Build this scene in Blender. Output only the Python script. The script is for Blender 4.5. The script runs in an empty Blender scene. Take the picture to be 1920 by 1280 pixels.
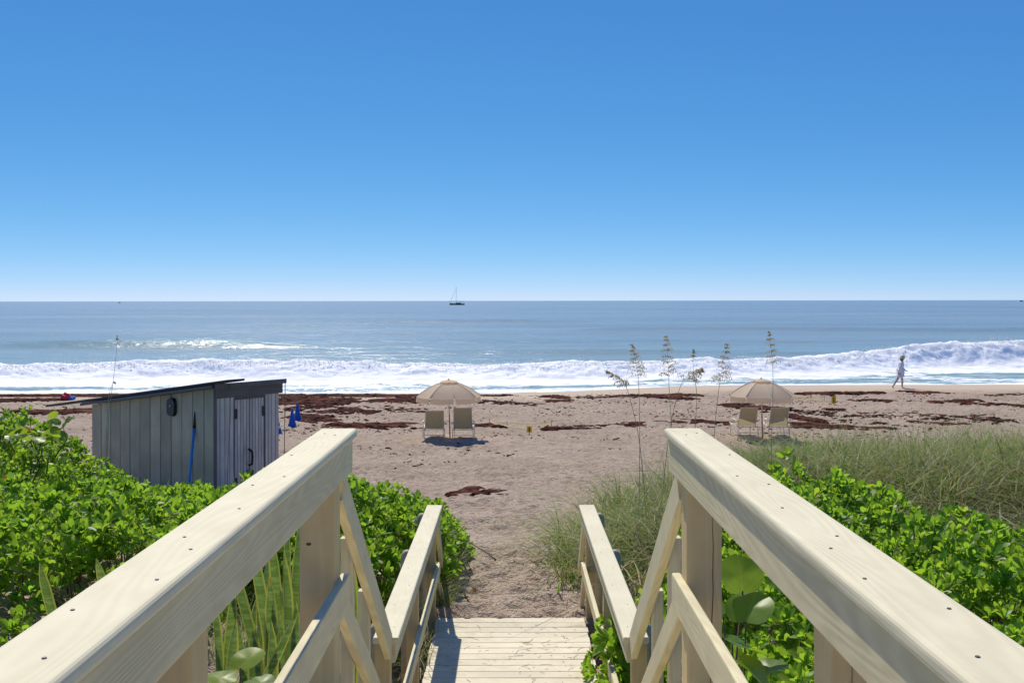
import bpy, bmesh, math, random
import numpy as np
from mathutils import Vector, Matrix, Quaternion
random.seed(7); RNG = np.random.default_rng(7)
scene = bpy.context.scene
C = scene.collection
R = math.radians

# ------------------------------------------------------------------ camera, sky, sun, exposure
F = 2000.0; VX = 957.0; VY = 563.5            # focal length (px of a 1920 px frame), vanishing point
cam_d = bpy.data.cameras.new('camera'); cam = bpy.data.objects.new('camera', cam_d); C.objects.link(cam)
cam_d.sensor_width = 36.0; cam_d.lens = 36.0 * F / 1920.0
cam_d.shift_x = (960 - VX) / 1920.0; cam_d.shift_y = -(640 - VY) / 1920.0
cam_d.clip_start = 0.05; cam_d.clip_end = 60000
cam.location = (0, 0, 0); cam.rotation_euler = (R(90), R(0.08), 0)
scene.camera = cam

SUN = Vector((-0.22, 0.84, 1.0)).normalized()
world = bpy.data.worlds.new('World'); scene.world = world; world.use_nodes = True
wn = world.node_tree.nodes; wl = world.node_tree.links
sky = wn.new('ShaderNodeTexSky'); sky.sky_type = 'NISHITA'; sky.sun_disc = False
sky.sun_elevation = math.asin(SUN.z); sky.sun_rotation = math.atan2(SUN.x, SUN.y)
sky.altitude = 0; sky.air_density = 0.4; sky.dust_density = 0.0; sky.ozone_density = 9.0
# one colour grade for the whole dome (the photograph's deep clear blue)
sep = wn.new('ShaderNodeSeparateColor'); com = wn.new('ShaderNodeCombineColor'); wl.new(sky.outputs[0], sep.inputs[0])
for ch, (g_, k_, a_) in enumerate(((1.40, .60, .26), (.74, 1.56, .20), (.44, 3.30, 0.0))):
    pw = wn.new('ShaderNodeMath'); pw.operation = 'POWER'; pw.inputs[1].default_value = g_; wl.new(sep.outputs[ch], pw.inputs[0])
    ml = wn.new('ShaderNodeMath'); ml.operation = 'MULTIPLY_ADD'; ml.inputs[1].default_value = k_; ml.inputs[2].default_value = a_; wl.new(pw.outputs[0], ml.inputs[0])
    wl.new(ml.outputs[0], com.inputs[ch])
wl.new(com.outputs[0], wn['Background'].inputs['Color'])
wn['Background'].inputs['Strength'].default_value = 0.105
sl = bpy.data.lights.new('sun', 'SUN'); so = bpy.data.objects.new('sun', sl); C.objects.link(so)
sl.energy = 4.5; sl.angle = R(0.53); sl.color = (1.0, 0.935, 0.80)
so.rotation_euler = SUN.to_track_quat('Z', 'Y').to_euler(); so.location = (-8, 40, 50)
scene.view_settings.view_transform = 'Standard'; scene.view_settings.look = 'None'
scene.view_settings.exposure = 0.0; scene.view_settings.gamma = 1.0
scene.view_settings.use_curve_mapping = False

# ------------------------------------------------------------------ helpers
def px(x, y, d):
    """world point seen at photo pixel (x, y), at distance d along the view axis"""
    return Vector(((x - VX) / F * d, d, -(y - VY) / F * d))

def tag(o, label=None, cat=None, group=None, kind=None):
    if label: o['label'] = label
    if cat: o['category'] = cat
    if group: o['group'] = group
    if kind: o['kind'] = kind
    return o

def thing(name, label, cat, loc=(0, 0, 0), group=None, rotz=0):
    o = bpy.data.objects.new(name, None); C.objects.link(o); o.location = loc; o.rotation_euler = (0, 0, rotz)
    o.empty_display_size = 0.1
    return tag(o, label, cat, group)

def put(o, parent):
    """parent an object given in world coordinates under a thing that is only translated/rotated"""
    if parent is not None:
        o.parent = parent
        par = Matrix.LocRotScale(parent.location, parent.rotation_euler, parent.scale)
        o.matrix_parent_inverse = par.inverted()
    return o

def fast(name, V, Fc, mat=None, parent=None, smooth=True, attr=None, mesh_only=False):
    """mesh object from numpy verts and equal-sized faces; attr: name -> per-vertex array (n,) or (n,3)"""
    V = np.asarray(V, np.float32); Fc = np.asarray(Fc, np.int32)
    me = bpy.data.meshes.new(name)
    n, k = Fc.shape
    me.vertices.add(len(V)); me.vertices.foreach_set('co', V.ravel())
    me.loops.add(n * k); me.loops.foreach_set('vertex_index', Fc.ravel())
    me.polygons.add(n); me.polygons.foreach_set('loop_start', np.arange(0, n * k, k, dtype=np.int32))
    me.polygons.foreach_set('use_smooth', np.full(n, smooth))
    for an, a in (attr or {}).items():
        a = np.asarray(a, np.float32)
        at = me.attributes.new(an, 'FLOAT' if a.ndim == 1 else 'FLOAT_VECTOR', 'POINT')
        at.data.foreach_set('value' if a.ndim == 1 else 'vector', a.ravel())
    me.update(calc_edges=True)
    if mat: me.materials.append(mat)
    if mesh_only: return me
    o = bpy.data.objects.new(name, me); C.objects.link(o)
    return put(o, parent)

def pyd(name, V, Fs, mat=None, parent=None, smooth=False):
    me = bpy.data.meshes.new(name); me.from_pydata([tuple(v) for v in V], [], [tuple(f) for f in Fs]); me.update()
    if smooth:
        for p in me.polygons: p.use_smooth = True
    if mat: me.materials.append(mat)
    o = bpy.data.objects.new(name, me); C.objects.link(o)
    return put(o, parent)

def rrect(w, h, r, seg=3):
    pts = []
    for cx, cy, a0 in ((w/2-r, h/2-r, 0), (-w/2+r, h/2-r, 90), (-w/2+r, -h/2+r, 180), (w/2-r, -h/2+r, 270)):
        for i in range(seg + 1):
            a = R(a0 + 90 * i / seg); pts.append((cx + r * math.cos(a), cy + r * math.sin(a)))
    return pts

def board(name, a, b, w, h, mat, parent=None, r=0.004, up=(0, 0, 1), cut=None, seg=2):
    """plank from a to b (centre line), w across, h along 'up'; local X is the grain. cut='v' gives plumb-cut ends"""
    a = Vector(a); b = Vector(b); X = (b - a); L = X.length; X.normalize()
    U = Vector(up); Y = U.cross(X).normalized(); Z = X.cross(Y).normalized()
    prof = rrect(w, h, min(r, w * .49, h * .49), seg); n = len(prof)
    V = []; 
    for s, x in ((0, -L/2), (1, L/2)):
        for (py, pz) in prof:
            dx = 0
            if cut == 'v' and abs(X.z) > 1e-4: dx = -pz * X.z / max(1e-3, math.hypot(X.x, X.y)) * -1 * -1
            V.append((x + dx, py, pz))
    Fs = [(i, (i+1) % n, n + (i+1) % n, n + i) for i in range(n)]
    Fs = [tuple(reversed(f)) for f in Fs]
    Fs.append(tuple(range(n))); Fs.append(tuple(reversed(range(n, 2*n))))
    me = bpy.data.meshes.new(name); me.from_pydata(V, [], [f[::-1] for f in Fs]); me.update()
    me.materials.append(mat)
    o = bpy.data.objects.new(name, me); C.objects.link(o)
    M = Matrix((X, Y, Z)).transposed().to_4x4(); M.translation = (a + b) / 2
    o.matrix_basis = M
    return put(o, parent)

def tube_vf(pts, rad, n=6, cap=True):
    pts = [Vector(p) for p in pts]; V = []; Fs = []
    if not hasattr(rad, '__len__'): rad = [rad] * len(pts)
    ref = Vector((0.13, 0.31, 0.94))
    for i, p in enumerate(pts):
        t = (pts[min(i+1, len(pts)-1)] - pts[max(i-1, 0)]).normalized()
        u = t.cross(ref)
        if u.length < .05: u = t.cross(Vector((1, 0, 0)))
        u.normalize(); v = t.cross(u)
        for k in range(n):
            a = 2 * math.pi * k / n
            V.append(p + (u * math.cos(a) + v * math.sin(a)) * rad[i])
    for i in range(len(pts) - 1):
        for k in range(n):
            Fs.append((i*n+k, i*n+(k+1) % n, (i+1)*n+(k+1) % n, (i+1)*n+k))
    if cap:
        Fs.append(tuple(range(n))[::-1]); Fs.append(tuple(range((len(pts)-1)*n, len(pts)*n)))
    return V, Fs

def tube(name, pts, rad, mat, parent=None, n=8):
    V, Fs = tube_vf(pts, rad, n); return pyd(name, V, Fs, mat, parent, True)

def join_vf(parts):
    V = []; Fs = []
    for v, f in parts:
        o = len(V); V += list(v); Fs += [tuple(i + o for i in q) for q in f]
    return V, Fs

def box_vf(lo, hi):
    (a, b, c), (x, y, z) = lo, hi
    V = [(a,b,c),(x,b,c),(x,y,c),(a,y,c),(a,b,z),(x,b,z),(x,y,z),(a,y,z)]
    return V, [(3,2,1,0),(4,5,6,7),(0,1,5,4),(1,2,6,5),(2,3,7,6),(3,0,4,7)]

def lathe_vf(prof, n=24, cx=0, cy=0):
    V = []; Fs = []
    for r_, z in prof:
        for k in range(n):
            a = 2*math.pi*k/n; V.append((cx + r_*math.cos(a), cy + r_*math.sin(a), z))
    for i in range(len(prof)-1):
        for k in range(n): Fs.append((i*n+k, i*n+(k+1) % n, (i+1)*n+(k+1) % n, (i+1)*n+k))
    Fs.append(tuple(range(n))[::-1]); Fs.append(tuple(range((len(prof)-1)*n, len(prof)*n)))
    return V, Fs

# ---- numpy noise
def _hash(ix, iy, seed):
    h = (ix.astype(np.int64) * 374761393 + iy.astype(np.int64) * 668265263 + seed * 974634777) & 0x7fffffff
    h = ((h ^ (h >> 13)) * 1274126177) & 0x7fffffff
    return ((h ^ (h >> 16)) & 0xffffff) / float(0xffffff)
def vnoise(x, y, seed=0):
    x = np.asarray(x, float); y = np.asarray(y, float)
    ix = np.floor(x); iy = np.floor(y); fx = x - ix; fy = y - iy
    fx = fx*fx*fx*(fx*(fx*6-15)+10); fy = fy*fy*fy*(fy*(fy*6-15)+10)
    a = _hash(ix, iy, seed); b = _hash(ix+1, iy, seed); c = _hash(ix, iy+1, seed); d = _hash(ix+1, iy+1, seed)
    return (a*(1-fx)+b*fx)*(1-fy) + (c*(1-fx)+d*fx)*fy
def fbm(x, y, oct=4, seed=0, gain=.5):
    s = 0; a = 1; t = 0
    for i in range(oct):
        s = s + a * vnoise(x * 2**i + 17.3*i, y * 2**i - 9.1*i, seed + i); t += a; a *= gain
    return s / t
def worley(x, y, seed=0):
    x = np.asarray(x, float); y = np.asarray(y, float); ix = np.floor(x); iy = np.floor(y); best = np.full(x.shape, 9.)
    for dx in (-1, 0, 1):
        for dy in (-1, 0, 1):
            cx = ix + dx; cy = iy + dy
            qx = cx + _hash(cx, cy, seed); qy = cy + _hash(cx, cy, seed + 5)
            best = np.minimum(best, (qx-x)**2 + (qy-y)**2)
    return np.sqrt(best)
def sstep(a, b, x):
    t = np.clip((np.asarray(x, float) - a) / (b - a), 0, 1); return t*t*(3-2*t)

# ------------------------------------------------------------------ materials
def new_mat(name):
    m = bpy.data.materials.new(name); m.use_nodes = True
    nt = m.node_tree; b = nt.nodes['Principled BSDF']
    return m, nt.nodes, nt.links, b
def ramp(N, stops):
    r = N.new('ShaderNodeValToRGB'); e = r.color_ramp.elements
    while len(e) < len(stops): e.new(0.5)
    for i, (p, c) in enumerate(stops):
        e[i].position = p; e[i].color = (*c, 1) if len(c) == 3 else c
    return r
def noise(N, L, scale, detail=3, vec=None, rough=.5, dist=0):
    n = N.new('ShaderNodeTexNoise'); n.inputs['Scale'].default_value = scale; n.inputs['Detail'].default_value = detail
    n.inputs['Roughness'].default_value = rough; n.inputs['Distortion'].default_value = dist
    if vec is not None: L.new(vec, n.inputs['Vector'])
    return n
def math_n(N, L, op, a, b=None, clamp=False):
    m = N.new('ShaderNodeMath'); m.operation = op; m.use_clamp = clamp
    for i, v in enumerate((a, b)):
        if v is None: continue
        if isinstance(v, (int, float)): m.inputs[i].default_value = v
        else: L.new(v, m.inputs[i])
    return m.outputs[0]
def mixc(N, L, fac, a, b, mode='MIX'):
    m = N.new('ShaderNodeMix'); m.data_type = 'RGBA'; m.blend_type = mode
    for sock, v in ((m.inputs[0], fac), (m.inputs[6], a), (m.inputs[7], b)):
        if isinstance(v, (int, float)): sock.default_value = v
        elif isinstance(v, tuple): sock.default_value = (*v, 1)
        else: L.new(v, sock)
    return m.outputs[2]
def bump(N, L, h, strength, dist, prev=None):
    b = N.new('ShaderNodeBump'); b.inputs['Strength'].default_value = strength; b.inputs['Distance'].default_value = dist
    L.new(h, b.inputs['Height'])
    if prev is not None: L.new(prev, b.inputs['Normal'])
    return b.outputs[0]

def simple(name, col, rough=.6, var=.12, scale=8, metal=0, bumpy=0.0):
    m, N, L, b = new_mat(name)
    tc = N.new('ShaderNodeTexCoord')
    n = noise(N, L, scale, 4, tc.outputs['Object'])
    lo = tuple(c * (1 - var) for c in col); hi = tuple(min(1, c * (1 + var)) for c in col)
    r = ramp(N, [(.3, lo), (.7, hi)]); L.new(n.outputs['Fac'], r.inputs[0]); L.new(r.outputs[0], b.inputs['Base Color'])
    b.inputs['Roughness'].default_value = rough; b.inputs['Metallic'].default_value = metal
    if bumpy: L.new(bump(N, L, n.outputs['Fac'], 1, bumpy), b.inputs['Normal'])
    return m

def wood_paint(name, col, dark, grain=1.0, rough=.72):
    """painted, embossed plank: growth-ring pattern cut along the local X axis"""
    m, N, L, b = new_mat(name)
    tc = N.new('ShaderNodeTexCoord'); oi = N.new('ShaderNodeObjectInfo')
    off = N.new('ShaderNodeVectorMath'); off.operation = 'SCALE'; off.inputs[0].default_value = (13.7, 0.21, 0.17)
    L.new(oi.outputs['Random'], off.inputs['Scale'])
    add = N.new('ShaderNodeVectorMath'); L.new(tc.outputs['Object'], add.inputs[0]); L.new(off.outputs[0], add.inputs[1])
    mp = N.new('ShaderNodeMapping'); mp.inputs['Scale'].default_value = (.55, 6.0, 6.0); L.new(add.outputs[0], mp.inputs[0])
    n1 = noise(N, L, 1.1, 1.5, mp.outputs[0], .35)
    k = math_n(N, L, 'MULTIPLY', n1.outputs['Fac'], 130 * grain)
    s = math_n(N, L, 'SINE', k)
    s2 = math_n(N, L, 'MULTIPLY_ADD', s, .5); N[-1].inputs[2].default_value = .5
    mp2 = N.new('ShaderNodeMapping'); mp2.inputs['Scale'].default_value = (4, 190, 190); L.new(add.outputs[0], mp2.inputs[0])
    n2 = noise(N, L, 1.0, 3, mp2.outputs[0])
    n3 = noise(N, L, 3.0, 5, add.outputs[0], .65)
    h = math_n(N, L, 'ADD', math_n(N, L, 'MULTIPLY', s2, .6), math_n(N, L, 'MULTIPLY', n2.outputs['Fac'], .7))
    fac = math_n(N, L, 'MULTIPLY', s2, .42)
    c1 = mixc(N, L, fac, col, dark)
    r = ramp(N, [(.3, (.80, .79, .77)), (.62, (1, 1, 1))]); L.new(n3.outputs['Fac'], r.inputs[0])
    c2 = mixc(N, L, .6, c1, r.outputs[0], 'MULTIPLY')
    mp3 = N.new('ShaderNodeMapping'); mp3.inputs['Scale'].default_value = (1.5, 14, 14); L.new(add.outputs[0], mp3.inputs[0])
    n4 = noise(N, L, 2.2, 6, mp3.outputs[0], .7)
    r4 = ramp(N, [(.62, (1, 1, 1)), (.80, (.70, .65, .56))]); L.new(n4.outputs['Fac'], r4.inputs[0])
    c3 = mixc(N, L, .5, c2, r4.outputs[0], 'MULTIPLY')
    L.new(c3, b.inputs['Base Color'])
    b.inputs['Roughness'].default_value = rough
    L.new(bump(N, L, h, .55, .0012), b.inputs['Normal'])
    return m

def leaf_mat(name, cols, trans, gloss=.35, translucency=.45, attrn='luv', tmix=.55, vein=0.0):
    """foliage: diffuse + translucent + gloss; colour varies by the per-leaf random stored in luv.z"""
    m, N, L, b = new_mat(name)
    at = N.new('ShaderNodeAttribute'); at.attribute_name = attrn
    sp = N.new('ShaderNodeSeparateXYZ'); L.new(at.outputs['Vector'], sp.inputs[0])
    oi = N.new('ShaderNodeObjectInfo')
    f = math_n(N, L, 'FRACT', math_n(N, L, 'ADD', sp.outputs[2], oi.outputs['Random']))
    r = ramp(N, [(i / max(1, len(cols) - 1), c) for i, c in enumerate(cols)]); L.new(f, r.inputs[0])
    colr = r.outputs[0]
    if vein:
        a = math_n(N, L, 'ABSOLUTE', sp.outputs[0])
        mid = math_n(N, L, 'LESS_THAN', a, .045)
        q = math_n(N, L, 'SUBTRACT', math_n(N, L, 'MULTIPLY', sp.outputs[1], 5.0), math_n(N, L, 'MULTIPLY', a, 2.2))
        side = math_n(N, L, 'LESS_THAN', math_n(N, L, 'ABSOLUTE', math_n(N, L, 'SUBTRACT', math_n(N, L, 'FRACT', q), .5)), .045)
        v = math_n(N, L, 'MAXIMUM', mid, side)
        colr = mixc(N, L, math_n(N, L, 'MULTIPLY', v, vein), colr, (.42, .45, .10))
    L.new(colr, b.inputs['Base Color']); b.inputs['Roughness'].default_value = gloss; b.inputs['Specular IOR Level'].default_value = .28
    tb = N.new('ShaderNodeBsdfTranslucent')
    tcol = mixc(N, L, tmix, colr, trans); L.new(tcol, tb.inputs['Color'])
    mx = N.new('ShaderNodeMixShader'); mx.inputs[0].default_value = translucency
    L.new(b.outputs[0], mx.inputs[1]); L.new(tb.outputs[0], mx.inputs[2])
    L.new(mx.outputs[0], N['Material Output'].inputs['Surface'])
    return m

M = {}
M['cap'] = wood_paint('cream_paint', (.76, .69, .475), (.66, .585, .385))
M['rail'] = wood_paint('cream_paint_shaded', (.74, .65, .40), (.55, .465, .265), 1.0)  # same cream paint as the caps, shade of the side faces in its colour
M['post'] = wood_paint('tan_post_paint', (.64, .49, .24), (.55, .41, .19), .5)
M['deck'] = wood_paint('deck_paint', (.80, .715, .53), (.65, .565, .40), .8, .7)
def sandy(m):
    N = m.node_tree.nodes; L = m.node_tree.links; b = N['Principled BSDF']; src = b.inputs['Base Color'].links[0].from_socket
    g = N.new('ShaderNodeNewGeometry'); n = noise(N, L, 3.2, 7, g.outputs['Position'], .72); n2 = noise(N, L, 260, 2, g.outputs['Position'], .6)
    k = math_n(N, L, 'MULTIPLY', math_n(N, L, 'SUBTRACT', n.outputs['Fac'], .52), 9, True)
    k = math_n(N, L, 'MULTIPLY', k, math_n(N, L, 'MULTIPLY', math_n(N, L, 'SUBTRACT', n2.outputs['Fac'], .36), 4, True), True)
    oi = N.new('ShaderNodeObjectInfo'); v = math_n(N, L, 'MULTIPLY_ADD', oi.outputs['Random'], .16); N[-1].inputs[2].default_value = .86
    h = N.new('ShaderNodeHueSaturation'); L.new(v, h.inputs['Value']); L.new(src, h.inputs['Color'])
    L.new(mixc(N, L, math_n(N, L, 'MULTIPLY', k, .8), h.outputs[0], (.47, .36, .27)), b.inputs['Base Color'])
sandy(M['deck'])
M['pile'] = wood_paint('pile_wood', (.52, .44, .30), (.40, .32, .2), .6)
M['screw'] = simple('screw_steel', (.12, .11, .10), .5)
M['core'] = simple('shed_core', (.012, .012, .012), .9)
M['knot'] = simple('knot_wood', (.10, .065, .035), .8)

def shed_mat(name, col, streak):
    m, N, L, b = new_mat(name)
    tc = N.new('ShaderNodeTexCoord'); oi = N.new('ShaderNodeObjectInfo')
    add = N.new('ShaderNodeVectorMath'); L.new(tc.outputs['Object'], add.inputs[0]); L.new(oi.outputs['Random'], add.inputs[1])
    mp = N.new('ShaderNodeMapping'); mp.inputs['Scale'].default_value = (.8, 40, 40); L.new(add.outputs[0], mp.inputs[0])
    n = noise(N, L, 1.6, 5, mp.outputs[0], .62)
    r = ramp(N, [(.30, streak), (.62, col)]); L.new(n.outputs['Fac'], r.inputs[0])
    n2 = noise(N, L, 2.2, 3, add.outputs[0])
    r2 = ramp(N, [(.3, (.78, .78, .78)), (.7, (1.08, 1.08, 1.08))]); L.new(n2.outputs['Fac'], r2.inputs[0])
    br = math_n(N, L, 'MULTIPLY_ADD', oi.outputs['Random'], .3); N[-1].inputs[2].default_value = .84
    c = mixc(N, L, 1.0, r.outputs[0], r2.outputs[0], 'MULTIPLY')
    hsv = N.new('ShaderNodeHueSaturation'); L.new(br, hsv.inputs['Value']); L.new(c, hsv.inputs['Color'])
    L.new(hsv.outputs[0], b.inputs['Base Color']); b.inputs['Roughness'].default_value = .55
    L.new(bump(N, L, n.outputs['Fac'], .6, .002), b.inputs['Normal'])
    return m
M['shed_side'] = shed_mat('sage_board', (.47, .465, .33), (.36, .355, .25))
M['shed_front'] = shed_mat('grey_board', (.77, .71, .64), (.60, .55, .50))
M['shed_door'] = shed_mat('door_board', (.66, .60, .545), (.48, .435, .395))
M['shed_trim'] = shed_mat('charcoal_trim', (.16, .152, .155), (.085, .08, .08))
M['roof'] = simple('roof_sheet', (.035, .034, .034), .6, .25, 5)
M['black'] = simple('black_plastic', (.008, .008, .009), .35)
M['lens'] = simple('white_lens', (.8, .8, .8), .2)
M['blue'] = simple('blue_plastic', (.012, .085, .42), .4, .15)
M['blue_pole'] = simple('blue_enamel', (.025, .30, .72), .35, .1, 15)
M['white'] = simple('white_paint', (.78, .78, .78), .5, .05)
M['yellow'] = simple('yellow_card', (.85, .50, .01), .5, .06)
M['rope'] = simple('yellow_rope', (.75, .60, .12), .7, .1)
M['stake'] = simple('grey_stake', (.28, .24, .17), .8, .2)
M['red'] = simple('red_fabric', (.62, .02, .06), .7, .2)
M['bluef'] = simple('blue_fabric', (.02, .18, .55), .7, .2)
M['orange'] = simple('orange_buoy', (.65, .08, .03), .4)
M['hull'] = simple('dark_hull', (.06, .065, .085), .4)
M['mast'] = simple('grey_mast', (.40, .45, .48), .5)
M['sailc'] = simple('furled_sail', (.62, .68, .72), .7)
M['tube'] = simple('cream_tube', (.72, .66, .52), .4, .06)
M['pole_wood'] = simple('varnished_pole', (.40, .17, .08), .45, .2, 20)
M['skin'] = simple('skin', (.60, .38, .26), .5, .08)
M['hat'] = simple('straw_hat', (.62, .53, .30), .8, .15, 60)
M['hair'] = simple('hair', (.22, .16, .10), .6)
M['dead'] = simple('dry_stem', (.16, .105, .06), .8, .4, 30)

def fabric(name, col, trans, fac):
    m, N, L, b = new_mat(name)
    tc = N.new('ShaderNodeTexCoord'); n = noise(N, L, 3, 4, tc.outputs['Object'])
    r = ramp(N, [(.3, tuple(c*.9 for c in col)), (.7, col)]); L.new(n.outputs['Fac'], r.inputs[0])
    L.new(r.outputs[0], b.inputs['Base Color']); b.inputs['Roughness'].default_value = .85
    t = N.new('ShaderNodeBsdfTranslucent'); t.inputs['Color'].default_value = (*trans, 1)
    mx = N.new('ShaderNodeMixShader'); mx.inputs[0].default_value = fac
    L.new(b.outputs[0], mx.inputs[1]); L.new(t.outputs[0], mx.inputs[2]); L.new(mx.outputs[0], N['Material Output'].inputs['Surface'])
    return m
M['foam'] = fabric('froth', (.95, .95, .95), (.97, .97, .97), .6)
M['canopy'] = fabric('sand_canvas', (.88, .74, .55), (.95, .76, .54), .5)
M['sling'] = fabric('khaki_sling', (.46, .39, .24), (.50, .41, .24), .3)
M['seam'] = fabric('seam_tape', (.88, .80, .66), (.6, .5, .35), .1)

def print_mat(name, a, bcol):
    m, N, L, b = new_mat(name); tc = N.new('ShaderNodeTexCoord')
    n = noise(N, L, 16, 3, tc.outputs['Object'], .6, 1.2)
    r = ramp(N, [(.44, a), (.56, bcol)]); L.new(n.outputs['Fac'], r.inputs[0]); L.new(r.outputs[0], b.inputs['Base Color'])
    b.inputs['Roughness'].default_value = .85; return m
M['shirt'] = print_mat('printed_shirt', (.93, .93, .94), (.62, .66, .74))
M['shorts'] = print_mat('pale_shorts', (.80, .80, .84), (.62, .63, .70))

# sand
def sand_mat():
    m, N, L, b = new_mat('sand')
    tc = N.new('ShaderNodeTexCoord'); o = tc.outputs['Object']
    at = N.new('ShaderNodeAttribute'); at.attribute_name = 'calm'
    n1 = noise(N, L, .55, 5, o, .6); n2 = noise(N, L, 5.5, 5, o, .65); n3 = noise(N, L, 140, 2, o, .7)
    c = ramp(N, [(.30, (.46, .348, .262)), (.70, (.61, .478, .372))]); L.new(n1.outputs['Fac'], c.inputs[0])
    c2 = ramp(N, [(.30, (.70, .68, .66)), (.55, (1, 1, 1))]); L.new(n2.outputs['Fac'], c2.inputs[0])
    c3 = ramp(N, [(.25, (.66, .63, .60)), (.5, (1, 1, 1)), (.8, (1.15, 1.13, 1.1))]); L.new(n3.outputs['Fac'], c3.inputs[0])
    x = mixc(N, L, .7, c.outputs[0], c2.outputs[0], 'MULTIPLY'); x = mixc(N, L, .8, x, c3.outputs[0], 'MULTIPLY')
    x = mixc(N, L, math_n(N, L, 'MULTIPLY', at.outputs['Fac'], .85), x, (.55, .435, .32))
    L.new(x, b.inputs['Base Color']); b.inputs['Roughness'].default_value = .92
    b.inputs['Specular IOR Level'].default_value = .2
    k = math_n(N, L, 'MULTIPLY_ADD', at.outputs['Fac'], -.9); N[-1].inputs[2].default_value = 1.0
    h = math_n(N, L, 'MULTIPLY', math_n(N, L, 'ADD', n2.outputs['Fac'], math_n(N, L, 'MULTIPLY', noise(N, L, 22, 4, o, .6).outputs['Fac'], .35)), k)
    nb = bump(N, L, h, 1.0, .12); nb = bump(N, L, n3.outputs['Fac'], .5, .004, nb)
    L.new(nb, b.inputs['Normal'])
    return m
M['sand'] = sand_mat()

def weed_mat():
    m, N, L, b = new_mat('sargassum')
    at = N.new('ShaderNodeAttribute'); at.attribute_name = 'luv'; sp = N.new('ShaderNodeSeparateXYZ'); L.new(at.outputs['Vector'], sp.inputs[0])
    r = ramp(N, [(0, (.035, .010, .007)), (.6, (.085, .022, .014)), (1, (.15, .045, .028))]); L.new(sp.outputs[2], r.inputs[0])
    L.new(r.outputs[0], b.inputs['Base Color']); b.inputs['Roughness'].default_value = .9; b.inputs['Specular IOR Level'].default_value = .08; return m
M['weed'] = weed_mat()

def sea_mat():
    m, N, L, b = new_mat('sea_water')
    geo = N.new('ShaderNodeNewGeometry'); P = geo.outputs['Position']
    af = N.new('ShaderNodeAttribute'); af.attribute_name = 'foam'
    ash = N.new('ShaderNodeAttribute'); ash.attribute_name = 'shallow'
    ac = N.new('ShaderNodeAttribute'); ac.attribute_name = 'chop'
    # water body
    nl = N.new('ShaderNodeMapping'); nl.inputs['Scale'].default_value = (.004, .02, .02); L.new(P, nl.inputs[0])
    big = noise(N, L, 1.0, 4, nl.outputs[0], .55)
    deep = ramp(N, [(.35, (.215, .265, .28)), (.65, (.30, .345, .355))]); L.new(big.outputs['Fac'], deep.inputs[0])
    wc = mixc(N, L, ash.outputs['Fac'], deep.outputs[0], (.26, .43, .42))
    L.new(wc, b.inputs['Base Color']); b.inputs['Roughness'].default_value = .22; b.inputs['IOR'].default_value = 1.33
    # ripples: stretched along the shore
    def rip(sx, sy, det):
        mp = N.new('ShaderNodeMapping'); mp.inputs['Scale'].default_value = (sx, sy, .3); L.new(P, mp.inputs[0])
        return noise(N, L, 1.0, det, mp.outputs[0], .58, .3).outputs['Fac']
    h1 = rip(.05, .14, 5); h2 = rip(.28, .75, 5); h3 = rip(2.0, 3.6, 4)
    hn = bump(N, L, h1, .35, 1.5); hn = bump(N, L, h2, .6, .5, hn); hn = bump(N, L, h3, .5, .08, hn)
    L.new(hn, b.inputs['Normal'])
    # foam
    mp = N.new('ShaderNodeMapping'); mp.inputs['Scale'].default_value = (.17, .42, .6); L.new(P, mp.inputs[0])
    f1 = noise(N, L, 1.0, 8, mp.outputs[0], .70, .7).outputs['Fac']
    rd = math_n(N, L, 'ABSOLUTE', math_n(N, L, 'SUBTRACT', f1, .5))
    rd = math_n(N, L, 'SUBTRACT', 1.0, math_n(N, L, 'MULTIPLY', rd, 8.0), True)
    net = math_n(N, L, 'MAXIMUM', rd, math_n(N, L, 'MULTIPLY', f1, .9))
    t = math_n(N, L, 'SUBTRACT', math_n(N, L, 'ADD', net, math_n(N, L, 'MULTIPLY', af.outputs['Fac'], 1.5)), 1.15)
    t = math_n(N, L, 'MULTIPLY', t, 2.6, True)
    t = math_n(N, L, 'MULTIPLY', t, math_n(N, L, 'MULTIPLY', af.outputs['Fac'], 6.0, True), True)
    fb = N.new('ShaderNodeBsdfPrincipled'); fb.inputs['Roughness'].default_value = .8
    fb.inputs['Specular IOR Level'].default_value = .2
    fcol = ramp(N, [(.30, (.88, .90, .92)), (.55, (.985, .985, .985))]); L.new(f1, fcol.inputs[0]); L.new(fcol.outputs[0], fb.inputs['Base Color'])
    fz = noise(N, L, 2.2, 6, P, .65).outputs['Fac']
    L.new(bump(N, L, fz, .5, .10), fb.inputs['Normal'])
    fb.inputs['Subsurface Weight'].default_value = 0.0
    mx = N.new('ShaderNodeMixShader'); L.new(t, mx.inputs[0]); L.new(b.outputs[0], mx.inputs[1]); L.new(fb.outputs[0], mx.inputs[2])
    L.new(mx.outputs[0], N['Material Output'].inputs['Surface'])
    return m
M['sea'] = sea_mat()

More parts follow.
